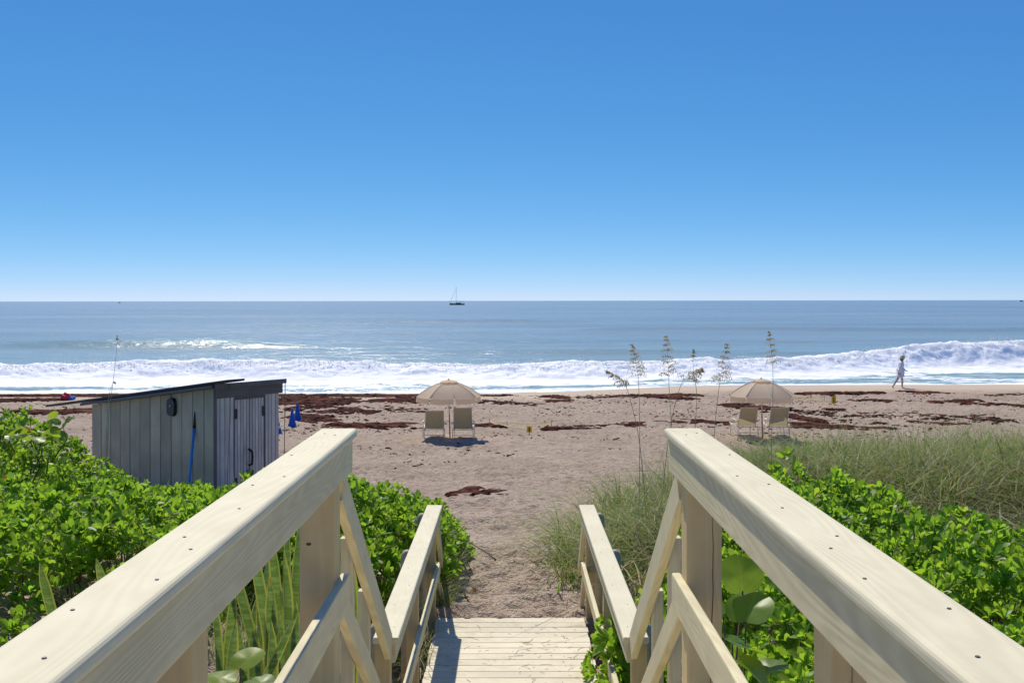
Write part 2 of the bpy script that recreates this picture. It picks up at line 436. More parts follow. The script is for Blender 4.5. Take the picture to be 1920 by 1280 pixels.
M['naupaka'] = leaf_mat('naupaka_leaf', [(.12, .245, .022), (.165, .32, .026), (.22, .38, .035), (.10, .205, .022), (.19, .345, .03), (.29, .43, .055), (.145, .285, .026), (.075, .165, .02), (.17, .325, .026), (.42, .38, .06), (.13, .27, .022)],
                        (.50, .80, .045), .42, .56)
M['grape'] = leaf_mat('sea_grape_leaf', [(.09, .20, .025), (.13, .26, .03), (.24, .34, .04), (.10, .22, .025)], (.48, .62, .04), .38, .55, vein=.35)
M['grass'] = leaf_mat('beach_grass', [(.07, .16, .014), (.13, .25, .02), (.23, .36, .05), (.38, .36, .13), (.62, .53, .34), (.17, .28, .03), (.45, .34, .17), (.09, .19, .014)],
                      (.42, .52, .06), .65, .40, tmix=.18)
M['straw'] = leaf_mat('dry_grass', [(.24, .17, .10), (.36, .29, .19), (.17, .11, .07), (.42, .36, .26)], (.3, .22, .12), .6, .25, tmix=.3)
M['redleaf'] = leaf_mat('withered_leaf', [(.40, .07, .015), (.55, .16, .02), (.33, .10, .03)], (.7, .2, .03), .5, .3)
def snake_mat():
    m, N, L, b = new_mat('snake_plant_leaf')
    at = N.new('ShaderNodeAttribute'); at.attribute_name = 'luv'; sp = N.new('ShaderNodeSeparateXYZ'); L.new(at.outputs['Vector'], sp.inputs[0])
    tc = N.new('ShaderNodeTexCoord'); mp = N.new('ShaderNodeMapping'); mp.inputs['Scale'].default_value = (6, 6, 34); L.new(tc.outputs['Object'], mp.inputs[0])
    n = noise(N, L, 1.0, 4, mp.outputs[0], .6, .6)
    r = ramp(N, [(.40, (.045, .12, .03)), (.52, (.10, .20, .05)), (.62, (.22, .31, .12))]); L.new(n.outputs['Fac'], r.inputs[0])
    a = math_n(N, L, 'ABSOLUTE', sp.outputs[0])
    e = math_n(N, L, 'MULTIPLY', math_n(N, L, 'SUBTRACT', a, .68), 9, True)
    c = mixc(N, L, e, r.outputs[0], (.46, .43, .07))
    tip = math_n(N, L, 'MULTIPLY', math_n(N, L, 'SUBTRACT', sp.outputs[1], .93), 12, True)
    c = mixc(N, L, math_n(N, L, 'MULTIPLY', tip, math_n(N, L, 'GREATER_THAN', sp.outputs[2], .6)), c, (.50, .20, .02))
    L.new(c, b.inputs['Base Color']); b.inputs['Roughness'].default_value = .38
    t = N.new('ShaderNodeBsdfTranslucent'); L.new(mixc(N, L, .4, c, (.35, .5, .05)), t.inputs['Color'])
    mx = N.new('ShaderNodeMixShader'); mx.inputs[0].default_value = .32
    L.new(b.outputs[0], mx.inputs[1]); L.new(t.outputs[0], mx.inputs[2]); L.new(mx.outputs[0], N['Material Output'].inputs['Surface'])
    return m
M['snake'] = snake_mat()

# ------------------------------------------------------------------ terrain height (relative to the eye)
PD = np.array([-30, 0, 4, 6, 8, 10, 12, 16, 20, 25, 30, 36, 48, 70, 200.])
PZ = np.array([-1.9, -2.3, -2.55, -2.75, -2.9, -2.98, -3.13, -3.5, -3.85, -4.2, -4.40, -4.50, -4.60, -4.66, -4.7])
def d_water(x): return 54.2 + 5.2 * sstep(-2, 14, x) + .5 * (fbm(np.asarray(x) * .12, np.asarray(x) * 0, 3, 91) - .5) * 2
def ground(x, d):
    x = np.asarray(x, float); d = np.asarray(d, float)
    z = np.interp(d, PD, PZ)
    ax = np.abs(x)
    B = np.interp(d, [0, 6, 8, 12, 16, 21], [.2, .3, .36, .34, .22, 0])
    Br = np.interp(d, [0, 6, 8, 12, 16, 20, 26], [0, .05, .15, .36, .36, .2, 0])
    z = z + np.where(x < 0, B, Br) * sstep(.75, 2.0, ax)
    z = z + .5 * sstep(5.5, 9, -x) * sstep(5, 9, d) * (1 - sstep(17, 23, d))
    under = (1 - sstep(.95, 1.25, ax)) * (1 - sstep(9.90, 10.0, d))
    z = z - under * (.12 + .25 * (d < 9.95))
    z = z + .50 * sstep(2.0, 4.5, x) * sstep(10.5, 13.5, d) * (1 - sstep(17.0, 23, d))
    dw = d_water(x)
    return np.minimum(z, np.where(d > dw - 3, -4.655 - .018 * (d - dw + 3) - .05 * np.maximum(0, d - dw), z))
def gz(x, d): return float(ground(np.array([x]), np.array([d]))[0])

def grid_faces(nr, nc):
    i = np.arange((nr-1)*(nc-1)); r = i // (nc-1); c = i % (nc-1); a = r*nc + c
    return np.stack([a, a+1, a+nc+1, a+nc], 1)

def build_sand():
    ds = [-400.]
    while ds[-1] < 66:
        d = ds[-1]
        ds.append(d + (max(.5, -d * .15) if d < 3 else .09 if d < 9.6 else .034 + .0046 * (d - 9.6)))
    ds = np.array(ds); nr = len(ds); nc = 640
    u = np.linspace(-1, 1, nc); u = .86 * u + .14 * u**5
    X = u[None, :] * (5.0 + np.where(ds < 0, 1.5, .66) * np.abs(ds))[:, None]; D = np.repeat(ds[:, None], nc, 1)
    Z = ground(X, D)
    dw = d_water(X)
    calm = sstep(-7, -2.5, D - dw)
    rough = (1 - calm)
    near = 1 - sstep(16, 24, D)
    Z += rough * .10 * (fbm(X * .5, D * .5, 3, 3) - .5)
    Z += rough * .10 * (fbm(X * 2.1, D * 2.1, 4, 11) - .5)
    w = worley(X * 2.6 + .6 * fbm(X*2, D*2, 2, 5), D * 2.6, 21)
    foot = -np.clip(1 - w / .40, 0, 1) ** 1.2 + .35 * np.exp(-((w - .5) / .12)**2)
    Z += rough * foot * (.075 + .02 * near) * sstep(.35, .65, fbm(X * .35, D * .35, 2, 31) + .15)
    w2 = worley(X * 5.2, D * 5.2, 41)
    Z += rough * -np.clip(1 - w2 / .42, 0, 1) * .032
    # raking / tyre lines across the beach
    rk = sstep(22, 24, D) * (1 - sstep(33, 36, D))
    Z += rk * .016 * np.sin(D * 9 + 1.3 * fbm(X * .3, D * .3, 2, 8) * 6) * sstep(.4, .6, fbm(X * .12, D * .5, 2, 71))
    V = np.stack([X, D, Z], -1).reshape(-1, 3)
    o = fast('sand_beach', V, grid_faces(nr, nc), M['sand'], attr={'calm': calm.ravel()})
    tag(o, kind='structure')
build_sand()

# ------------------------------------------------------------------ sea
SEA = -4.95
def build_sea():
    ds = [50.0]
    while ds[-1] < 30000:
        d = ds[-1]
        ds.append(d + (.17 if d < 64 else .14 if d < 86 else .14 + .0235 * (d - 86) ))
    ds = np.array(ds); nr = len(ds); nc = 760
    u = np.linspace(-1, 1, nc); u = .80 * u + .20 * u**7
    X = u[None, :] * (.66 * ds)[:, None]; D = np.repeat(ds[:, None], nc, 1)
    dw = d_water(X)
    base = np.where(D < dw, -4.705 - .3 * (dw - D), SEA + .25 * np.exp(-(np.maximum(D - dw, 0)) / 3.5))
    Z = base.copy()
    off = sstep(72, 95, D)
    # offshore swells, crests along the shore
    near = 1 - sstep(500, 1500, D)
    ph = D * 2 * np.pi / 46 + 2.5 * fbm(X * .012, D * .01, 2, 5) * 2
    Z += off * near * .16 * np.sin(ph) * (.4 + fbm(X * .02, D * .03, 2, 6))
    Z += off * near * .10 * (fbm(X * .12, D * .35, 3, 15) - .5) * 2
    # unbroken green swell on the left, and one further out in the middle
    def ridge(dc, sf, sb): 
        t = D - dc; return np.exp(-(t / np.where(t < 0, sf, sb))**2)
    dcL = 116 + 5 * (fbm(X * .05, X * 0, 2, 55) - .5)
    hL = 1.0 * sstep(-62, -50, X) * (1 - sstep(-34, -16, X)) + .35 * (1 - sstep(-30, 5, X)) * sstep(-60, -40, X)
    swellL = ridge(dcL, 2.6, 7) * hL * .75; Z += swellL
    Z += ridge(245 + 8 * (fbm(X * .02, X * 0, 2, 57) - .5), 3, 10) * .75 * np.exp(-((X + 8) / 30)**2)
    Z += ridge(176 + 8 * (fbm(X * .03, X * 0, 2, 58) - .5), 3, 9) * .45 * sstep(0, 20, X)
    Z += ridge(98 + 4 * (fbm(X * .06, X * 0, 2, 59) - .5), 2, 5) * .4 * np.exp(-((X - 3) / 22)**2)
    # the breaker
    wob = fbm(X * .09, X * 0 + 3.3, 4, 61) - .5
    db = 68.5 + 3.0 * wob + 11.0 * sstep(8, 36, X) - 1.5 * (1 - sstep(-34, -22, X))
    H = .98 + .35 * (fbm(X * .16, X * 0, 3, 63) - .5) + 0.68 * sstep(20, 36, X) + .10 * sstep(2, 14, X)
    t = D - db
    prof = np.where(t < 0, np.exp(-(np.abs(t) / 2.0)**1.6), np.exp(-(t / 3.6)**2))
    wav = H * prof
    lump = fbm(X * .55, D * .7, 5, 65, .58) - .38
    fine = fbm(X * 2.2, D * 2.2, 4, 66, .6) - .42
    front = np.exp(-((t + .9) / 1.9)**2)
    Z += wav + front * (lump * .60 + fine * .15) * (.55 + .45 * H)
    foam = np.clip(1.25 * np.exp(-((t + 1.5) / 2.3)**4), 0, 1)
    foam = np.where(t > .3, np.clip(foam - (t - .3) * .9, 0, 1), foam)
    # white water running in front of it
    inner = (1 - sstep(-3.2, -1.0, t)) * sstep(-.4, .5, D - dw)
    patch = fbm(X * .10, D * .35, 4, 71)
    Z += inner * (.22 * (fbm(X * .3, D * .8, 4, 73) - .5) + .07 * (fbm(X * 1.4, D * 2.6, 3, 74) - .5))
    f_in = inner * (.36 + 1.2 * (patch - .48) + .32 * np.exp(-((D - dw - .8) / 1.0)**2) + .30 * np.exp(-((t + 4) / 2.6)**2))
    f_in += inner * .08 * (1 - sstep(-30, 10, X))
    foam = np.maximum(foam, np.clip(f_in, 0, 1))
    edge = np.exp(-((D - dw - .15) / .35)**2); foam = np.maximum(foam, edge * .75)
    shallow = np.clip(inner * .75 + (1 - sstep(75, 150, D)) * .28 * (t > 0) + swellL * .55 + (wav > .15) * (t > 0) * .15 + .10 * (1 - sstep(100, 500, D)), 0, 1)
    V = np.stack([X, D, Z], -1).reshape(-1, 3)
    o = fast('sea', V, grid_faces(nr, nc), M['sea'], attr={'foam': foam.ravel(), 'shallow': shallow.ravel()})
    tag(o, kind='structure')
    # spray thrown up along the crest: droplets and froth clots
    n = 9000
    x = RNG.uniform(-42, 44, n)
    g = lambda s: np.interp(x, np.linspace(-60, 60, 1201), s)
    xs = np.linspace(-60, 60, 1201)
    wob1 = fbm(xs * .09, xs * 0 + 3.3, 4, 61) - .5
    db1 = 68.5 + 3.0 * wob1 + 11.0 * sstep(8, 36, xs) - 1.5 * (1 - sstep(-34, -22, xs))
    H1 = .98 + .35 * (fbm(xs * .16, xs * 0, 3, 63) - .5) + 0.68 * sstep(20, 36, xs) + .10 * sstep(2, 14, xs)
    gust = sstep(.45, .75, fbm(x * .5, x * 0 + 8.8, 3, 82))
    hh = np.abs(RNG.normal(0, .11, n)) * (.35 + 1.5 * gust) * (.6 + .5 * g(H1))
    P = np.stack([x, g(db1) - .55 + RNG.normal(0, .4, n), SEA + g(H1) * (.90 + .10 * RNG.random(n)) + hh], 1)
    s = RNG.uniform(.015, .05, n) * np.exp(-hh * 1.6)
    T = np.array([[1, 0, -.6], [-.5, .87, -.6], [-.5, -.87, -.6], [0, 0, 1.]])
    V = (P[:, None, :] + T[None] * s[:, None, None]).reshape(-1, 3)
    b = (np.arange(n) * 4)[:, None]
    Fc = np.concatenate([b + np.array([[0, 2, 1]]), b + np.array([[0, 1, 3]]), b + np.array([[1, 2, 3]]), b + np.array([[2, 0, 3]])])
    sp = fast('sea_spray', V, Fc, M['foam'], smooth=True)
    tag(sp, 'white spray thrown up along the crest of the breaking wave', 'spray', kind='stuff')
build_sea()

# ------------------------------------------------------------------ seaweed wrack on the sand
def hit(x, y):
    """ground point under a photo pixel"""
    lo, hi = 8., 66.
    for _ in range(40):
        m = (lo + hi) / 2; p = px(x, y, m)
        if p.z > gz(p.x, m): lo = m
        else: hi = m
    p = px(x, y, lo); return Vector((p.x, lo, gz(p.x, lo)))

def build_weed():
    P = []; S = []
    lines = [  # photo x0,y0,x1,y1, spread in metres across the beach, pieces, size
        (-150, 741, 330, 741, .9, 3000, .20), (0, 738, 170, 740, .5, 900, .20), (20, 772, 175, 769, .5, 1600, .18), (-150, 752, 110, 748, .6, 800, .16), (520, 741, 800, 743, .9, 2400, .18), (525, 748, 790, 752, .9, 900, .16),
        (525, 752, 640, 757, 1.0, 700, .18), (545, 765, 700, 772, 1.2, 350, .13), (560, 778, 620, 790, 1.2, 260, .13),
        (630, 797, 800, 799, .5, 1050, .16), (660, 806, 700, 805, .3, 160, .14), (880, 797, 925, 800, .3, 180, .13), (620, 765, 800, 770, 1.0, 150, .10),
        (905, 741, 1060, 745, .6, 420, .14), (1030, 752, 1070, 752, .4, 160, .15), (900, 752, 1010, 760, 1.0, 150, .1),
        (1090, 745, 1300, 742, .55, 900, .15), (1230, 746, 1290, 748, .35, 260, .17), (1030, 803, 1200, 797, .28, 700, .14), (1180, 795, 1310, 788, .22, 420, .13),
        (1300, 790, 1380, 795, .25, 200, .12), (1370, 760, 1480, 770, 1.0, 320, .15), (1470, 795, 1530, 797, .4, 220, .14), (1480, 780, 1540, 790, .8, 120, .12),
        (1486, 740, 1650, 737, .40, 620, .15), (1690, 735, 1780, 739, .22, 340, .16), (1610, 752, 1760, 755, .45, 280, .14), (1770, 755, 1830, 753, .35, 200, .14),
        (1850, 743, 1920, 740, .4, 120, .12), (1520, 765, 1570, 769, .3, 120, .13), (1650, 795, 1800, 797, .5, 420, .13), (1480, 800, 1660, 803, .5, 300, .13),
        (1780, 755, 1920, 762, 1.0, 260, .12), (1500, 775, 1900, 785, 1.6, 260, .09), (1895, 762, 1960, 763, .3, 120, .15),
        (872, 925, 928, 924, .42, 800, .09), (540, 742, 560, 748, .5, 200, .2), (700, 750, 800, 747, .5, 250, .14)]
    for x0, y0, x1, y1, spr, n, size in lines:
        a = hit(x0, y0); b = hit(x1, y1)
        t = RNG.random(int(n * 2.5)); 
        gx = a.x + (b.x - a.x) * t; gd = a.y + (b.y - a.y) * t + RNG.normal(0, spr * .5, len(t))
        gx = gx + RNG.normal(0, .12, len(t))
        dens = fbm(gx * .9 + y0, gd * 1.6, 3, 101)
        k = dens > (.40 if y0 < 775 and x0 < 700 else .45) if y0 < 900 else dens > .2
        P.append(np.stack([gx[k], gd[k]], 1)); S.append(np.full(k.sum(), size))
    n = 9500                                       # loose scraps everywhere on the berm
    y = 26 + 27 * RNG.random(n)**.8; x = RNG.uniform(-.56, .56, n) * y
    k = fbm(x * .35, y * .6, 3, 111) + .12 * sstep(30, 45, y) > .55
    P.append(np.stack([x[k], y[k]], 1)); S.append(np.full(k.sum(), .036))
    P = np.concatenate(P); S = np.concatenate(S)
    k = P[:, 1] < d_water(P[:, 0]) - 1.0; P = P[k]; S = S[k]
    n = len(P); z = ground(P[:, 0], P[:, 1])
    S = S * RNG.lognormal(-.15, .5, n); a = RNG.uniform(0, 2*np.pi, n)
    ang = np.linspace(0, 2*np.pi, 7)[:-1][None] + a[:, None]
    rr = S[:, None] * RNG.uniform(.35, 1.0, (n, 6))
    hgt = np.minimum(S * .20, .07) * RNG.uniform(.5, 1.2, n)
    out = np.stack([P[:, :1] + np.cos(ang) * rr * 1.7, P[:, 1:] + np.sin(ang) * rr * .85, np.repeat(z[:, None] - .012, 6, 1)], -1)
    mid = np.stack([P[:, :1] + .5*np.cos(ang) * rr * 1.7, P[:, 1:] + .5*np.sin(ang) * rr * .8, z[:, None] + .008 + hgt[:, None] * RNG.uniform(.4, 1.1, (n, 6))], -1)
    top = np.stack([P[:, 0], P[:, 1], z + .008 + hgt * .8], -1)[:, None]
    V = np.concatenate([out, mid, top], 1).reshape(-1, 3); b = (np.arange(n) * 13)[:, None]
    fs = []
    for i in range(6):
        j = (i + 1) % 6
        fs += [b + np.array([[i, j, 6 + j]]), b + np.array([[i, 6 + j, 6 + i]]), b + np.array([[6 + i, 6 + j, 12]])]
    luv = np.zeros((n * 13, 3)); luv[:, 2] = np.repeat(RNG.random(n), 13)
    o = fast('seaweed', V, np.concatenate(fs), M['weed'], smooth=False, attr={'luv': luv})
    tag(o, 'dark red brown seaweed wrack scattered in bands over the sand', 'seaweed', kind='stuff')
build_weed()

# ------------------------------------------------------------------ boardwalk
UD, LD = -1.62, -2.97           # upper and lower deck tops
CAPZ, LCAPZ = -0.535, -1.955    # cap tops
def sx(side, v): return side * v

def screws(cap, pts, nrm, r=.0042):
    for p in pts:
        V, Fs = lathe_vf([(r, 0), (r * .9, .0012)], 8)
        q = Vector(nrm).to_track_quat('Z', 'Y')
        o = pyd('screw', [q @ Vector(v) + Vector(p) for v in V], Fs, M['screw'], cap)

def upper_railing(side):
    which = 'left' if side < 0 else 'right'
    t = thing('railing', 'cream railing with wide flat cap beside the upper deck, on the %s' % which, 'railing', (sx(side, .75), 3.2, UD), 'cream railings of the upper deck')
    y0, y1 = -.6, 4.47
    # cap: wide, rounded edges
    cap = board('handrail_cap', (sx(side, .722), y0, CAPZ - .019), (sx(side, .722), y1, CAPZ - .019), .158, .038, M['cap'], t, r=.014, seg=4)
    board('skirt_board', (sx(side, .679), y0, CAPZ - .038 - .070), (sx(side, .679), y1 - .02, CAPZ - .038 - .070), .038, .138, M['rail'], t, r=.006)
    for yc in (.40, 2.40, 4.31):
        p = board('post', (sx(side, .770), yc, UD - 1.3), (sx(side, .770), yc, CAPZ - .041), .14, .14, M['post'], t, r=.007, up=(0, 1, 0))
        if side > 0 and yc > 2:                     # drying cracks down the post face
            yf = yc - .0713; xc = .770 + .028 * (1 if yc > 4 else -1); n_ = 16; V = []
            for i in range(n_ + 1):
                f = i / n_; z = CAPZ - .20 - .95 * f; w_ = .0016 * math.sin(math.pi * f) + .0002; xx = xc + .006 * math.sin(f * 5) + .0015 * math.sin(f * 31)
                V += [(xx - w_, yf, z), (xx + w_, yf, z)]
            pyd('crack', V, [(2*i, 2*i+1, 2*i+3, 2*i+2) for i in range(n_)], M['knot'], p)
        if side < 0 and yc > 4:
            kv, kf = lathe_vf([(.011, 0), (.006, -.004)], 10)
            k = px(578, 1019, 4.2385); q = Vector((0, -1, 0)).to_track_quat('Z', 'Y')
            pyd('knot', [q @ Vector((v[0] * 1.0, v[1] * .55, v[2] + .006)) + Vector((k.x, 4.2445, k.z)) for v in kv], kf, M['knot'], p)
    mz = -1.128
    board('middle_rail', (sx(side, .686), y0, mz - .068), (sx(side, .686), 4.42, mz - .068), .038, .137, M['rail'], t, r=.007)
    # screw heads and nail holes
    spots = [(.70, 1.6), (.76, 1.85), (.69, 2.3), (.74, 2.42), (.70, 2.75), (.75, 3.1), (.69, 3.25), (.76, 3.7), (.70, 4.25), (.75, 4.3), (.68, 2.05)]
    screws(cap, [(sx(side, a), b, CAPZ + .0006) for a, b in spots], (0, 0, 1))
    return t
def stair_railing(side):
    which = 'left' if side < 0 else 'right'
    t = thing('stair_railing', 'sloping cream handrail and lower rail beside the steps, on the %s' % which, 'railing', (sx(side, .72), 5.3, -2.4), 'sloping handrails of the steps')
    x = sx(side, .711)
    a = Vector((x, 4.455, -.705)); b = Vector((x, 6.24, -1.955))
    d = (b - a).normalized(); n = Vector((0, -d.z, d.y))
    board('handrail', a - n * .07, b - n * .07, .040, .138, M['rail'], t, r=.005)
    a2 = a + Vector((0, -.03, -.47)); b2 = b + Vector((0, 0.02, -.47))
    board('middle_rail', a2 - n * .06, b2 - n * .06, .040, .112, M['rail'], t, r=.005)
    for yc, w in ((4.98, .058), (5.55, .058)):
        zt = a.z + (yc - a.y) * (d.z / d.y) - .03
        board('baluster', (sx(side, .762), yc, zt - 1.6), (sx(side, .762), yc, zt), .058, .058, M['rail'], t, r=.004, up=(0, 1, 0))
    return t
def platform_railing(side):
    which = 'left' if side < 0 else 'right'
    t = thing('platform_railing', 'low cream railing with flat cap along the lower deck, on the %s' % which, 'railing', (sx(side, .74), 8.2, LD), 'cream railings of the lower deck')
    y0, y1 = 6.20, 10.22
    cap = board('handrail_cap', (sx(side, .728), y0, LCAPZ - .019), (sx(side, .728), y1, LCAPZ - .019), .150, .038, M['cap'], t, r=.010, seg=3)
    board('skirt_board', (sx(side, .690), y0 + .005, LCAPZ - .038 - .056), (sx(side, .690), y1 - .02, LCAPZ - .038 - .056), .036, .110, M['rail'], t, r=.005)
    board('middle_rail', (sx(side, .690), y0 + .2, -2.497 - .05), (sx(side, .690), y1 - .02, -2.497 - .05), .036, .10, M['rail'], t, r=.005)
    for yc in (6.30, 8.2, 10.08):
        board('post', (sx(side, .755), yc, LD - .9), (sx(side, .755), yc, LCAPZ - .041), .092, .092, M['post'], t, r=.005, up=(0, 1, 0))
    for yc in (6.62, 8.55, 10.02):
        V, Fs = lathe_vf([(.05, LD - .9), (.05, LCAPZ - .11), (.044, LCAPZ - .07), (.028, LCAPZ - .045), (.008, LCAPZ - .038)], 14)
        pyd('pile', [(v[0] + sx(side, .832), v[1] + yc, v[2]) for v in V], Fs, M['pile'], t, True)
    # short rails that run on down into the sand
    a = Vector((sx(side, .711), 10.19, LCAPZ - .02)); b = Vector((sx(side, .711), 11.05, LCAPZ - .78)); d = (b - a).normalized(); n = Vector((0, -d.z, d.y))
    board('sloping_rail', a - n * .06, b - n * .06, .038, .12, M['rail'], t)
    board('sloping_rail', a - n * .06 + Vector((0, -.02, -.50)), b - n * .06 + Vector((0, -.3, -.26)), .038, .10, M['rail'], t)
    screws(cap, [(sx(side, .70 + .05 * (i % 2)), 6.4 + .47 * i, LCAPZ + .0006) for i in range(8)], (0, 0, 1), .004)
for s_ in (-1, 1):
    upper_railing(s_); stair_railing(s_); platform_railing(s_)

deck = thing('lower_deck', 'pale painted plank deck leading down to the sandy path', 'deck', (0, 8, LD))
deck.name = 'boardwalk_deck'
y = 6.10
while y < 9.92:
    dz = random.uniform(-.003, .003)
    board('plank', (-.69 + random.uniform(-.008, .008), y + .069, LD - .019 + dz), (.69 + random.uniform(-.008, .008), y + .069 + random.uniform(-.003, .003), LD - .019 - dz), .137, .038, M['deck'], deck, r=.004)
    y += .1447
for xx in (-.6, 0, .6):
    board('joist', (xx, 6.1, LD - .13), (xx, 9.93, LD - .13), .045, .18, M['post'], deck)
udeck = thing('boardwalk_deck', 'upper plank deck between the tall railings, where the viewer stands', 'deck', (0, 2, UD))
y = -1.0
while y < 4.40:
    board('plank', (-.84, y + .069, UD - .019), (.84, y + .069, UD - .019), .137, .038, M['deck'], udeck)
    y += .1447
stairs = thing('staircase', 'painted wooden steps from the upper deck down to the lower deck', 'stairs', (0, 5.3, LD))
for i in range(1, 8):
    yy = 4.42 + (i - .5) * .243; zz = UD - i * (UD - LD) / 8
    board('tread', (-.69, yy, zz - .02), (.69, yy, zz - .02), .27, .038, M['deck'], stairs)
for s_ in (-1, 1):
    board('stringer', (s_ * .70, 4.4, UD - .22), (s_ * .70, 6.15, LD - .12), .04, .26, M['rail'], stairs)

# sand blown and grass scraps on the lower deck
def deck_litter():
    n = 170; V = []; Fc = []
    for i in range(n):
        x = random.gauss(random.choice((-.45, .35, .1, .5)), .16); y = random.choice((9.6, 9.0, 8.5, 8.9)) + random.gauss(0, .3)
        if abs(x) > .62 or y > 9.85 or y < 7.5: continue
        a = random.uniform(0, 6.28); l = random.uniform(.006, .05) if random.random() < .8 else random.uniform(.06, .16); w = random.uniform(.0008, .0016)
        c, s = math.cos(a), math.sin(a); b = len(V); k = random.uniform(-.3, .3)
        z = LD + .004
        p = [(x - c*l/2, y - s*l/2), (x + s*k*l*.5, y - c*k*l*.5), (x + c*l/2, y + s*l/2)]
        for q in p: V += [(q[0] - s*w, q[1] + c*w, z), (q[0] + s*w, q[1] - c*w, z + .002)]
        Fc += [(b, b+1, b+3, b+2), (b+2, b+3, b+5, b+4)]
    luv = np.zeros((len(V), 3)); luv[:, 2] = RNG.random(len(V))
    o = fast('leaf_litter', np.array(V), np.array(Fc), M['dead'], attr={'luv': luv})
    tag(o, 'dry grass scraps and bits scattered on the lower deck', 'litter', kind='stuff')
deck_litter()

# ------------------------------------------------------------------ shed
SC = Vector((-5.26, 19.0, 0)); E1 = Vector((.592, .806, 0)); E2 = Vector((-.806, .592, 0)); SG = -3.85
def build_shed():
    t = thing('storage_shed', 'grey green board storage shed with dark sloping roof among the bushes', 'shed', (SC.x, SC.y, SG))
    P = lambda a, s, z: SC + E1 * a + E2 * s + Vector((0, 0, z))
    W, Ln = 1.48, 3.83
    zt = lambda s: -1.55 - .133 * s
    # core box behind the boards, coloured near-black as the shade in the grooves
    i = .03
    c = [(i, i), (W - i, i), (W - i, Ln - i), (i, Ln - i)]
    V = [P(a, s, SG - .2) for a, s in c] + [P(a, s, zt(s)) for a, s in c]
    pyd('dark_core', V, [(3,2,1,0),(4,5,6,7),(0,1,5,4),(1,2,6,5),(2,3,7,6),(3,0,4,7)], M['core'], t)
    def plank(name, o, ax, nrm, a0, a1, zb, z0, z1, th, mat, parent, gap=.012):
        """vertical board between a0..a1 along ax; local X runs up the board"""
        V = []
        for k in (0, th):
            for (a, z) in ((a0 + gap/2, zb), (a1 - gap/2, zb), (a1 - gap/2, z1), (a0 + gap/2, z0)):
                V.append(o + ax * a + nrm * k + Vector((0, 0, z)))
        me = bpy.data.meshes.new(name)
        # express in a local frame whose X is up
        Mx = Matrix((Vector((0, 0, 1)), ax, Vector((0, 0, 1)).cross(ax))).transposed().to_4x4(); Mx.translation = V[0]
        inv = Mx.inverted()
        me.from_pydata([tuple(inv @ v) for v in V], [], [(0,3,2,1),(4,5,6,7),(0,1,5,4),(1,2,6,5),(2,3,7,6),(3,0,4,7)]); me.update()
        me.materials.append(mat); ob = bpy.data.objects.new(name, me); C.objects.link(ob); ob.matrix_basis = Mx
        bv = ob.modifiers.new('edge', 'BEVEL'); bv.width = .004; bv.segments = 1
        return put(ob, parent)
    n = 12
    for k in range(n):
        a0 = Ln * k / n; a1 = Ln * (k + 1) / n
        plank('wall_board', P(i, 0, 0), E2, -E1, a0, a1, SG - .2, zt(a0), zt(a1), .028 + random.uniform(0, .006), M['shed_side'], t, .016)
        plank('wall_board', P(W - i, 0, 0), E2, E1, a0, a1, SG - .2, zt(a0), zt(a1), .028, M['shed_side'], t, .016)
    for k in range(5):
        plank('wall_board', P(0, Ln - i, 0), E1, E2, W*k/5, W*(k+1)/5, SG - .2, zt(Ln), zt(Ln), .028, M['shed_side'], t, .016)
    fz = -1.735
    for a0, a1, nn in ((0, .43, 4), (1.13, W, 4)):
        for k in range(nn):
            b0 = a0 + (a1 - a0) * k / nn; b1 = a0 + (a1 - a0) * (k + 1) / nn
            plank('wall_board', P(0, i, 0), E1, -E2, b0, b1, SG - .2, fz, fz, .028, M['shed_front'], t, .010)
    for d0, d1, sgn in ((.435, .777, 0), (.783, 1.125, 1)):
        dr = thing('door', None, None); del_cat = dr; dr.parent = None
        dr.location = P((d0 + d1) / 2, i, SG); put(dr, t)
        # children of the door are the third level
        def sub(ob):
            ob.parent = dr; ob.matrix_parent_inverse = Matrix.Translation(dr.location).inverted(); return ob
        for k in range(5):
            b0 = d0 + (d1 - d0) * k / 5; b1 = d0 + (d1 - d0) * (k + 1) / 5
            sub(plank('door_board', P(0, i, 0), E1, -E2, b0, b1, SG + .05, fz - .06, fz - .06, .020, M['shed_door'], None, .008))
        hx = d0 + .02 if sgn == 0 else d1 - .02
        for hz in (-2.05, -3.3):
            V, Fs = box_vf((-.03, -.006, -.09), (.03, .006, .09))
            hm = Matrix((E1, E2, Vector((0, 0, 1)))).transposed()
            sub(pyd('hinge', [hm @ Vector(v) + P(hx, i - .035, hz) for v in V], Fs, M['black']))
        if sgn == 0:
            q = [P(d1 - .02, i - .04, -2.72), P(d1 - .02, i - .12, -2.76), P(d1 - .02, i - .13, -2.86), P(d1 - .02, i - .12, -2.98), P(d1 - .02, i - .04, -3.02)]
            sub(tube('handle', q, .022, M['black']))
            V, Fs = box_vf((-.05, -.03, -.055), (.05, .03, .055)); hm = Matrix((E1, E2, Vector((0, 0, 1)))).transposed()
            sub(pyd('latch', [hm @ Vector(v) + P(d1 - .01, i - .06, -3.16) for v in V], Fs, M['black']))
    plank('door_frame', P(0, i, 0), E1, -E2, .405, .440, SG, fz - .02, fz - .02, .034, M['shed_trim'], t, 0)
    plank('door_frame', P(0, i, 0), E1, -E2, 1.12, 1.155, SG, fz - .02, fz - .02, .034, M['shed_trim'], t, 0)
    plank('door_frame', P(0, i, 0), E1, -E2, .44, 1.12, fz - .06, fz, fz, .032, M['shed_trim'], t, 0)
    board('header', P(-.03, -.025, -1.635), P(W + .05, -.025, -1.635), .05, .205, M['shed_trim'], t)
    board('corner_post', P(-.012, -.012, SG - .2), P(-.012, -.012, zt(0)), .045, .045, M['shed_trim'], t, up=E1)
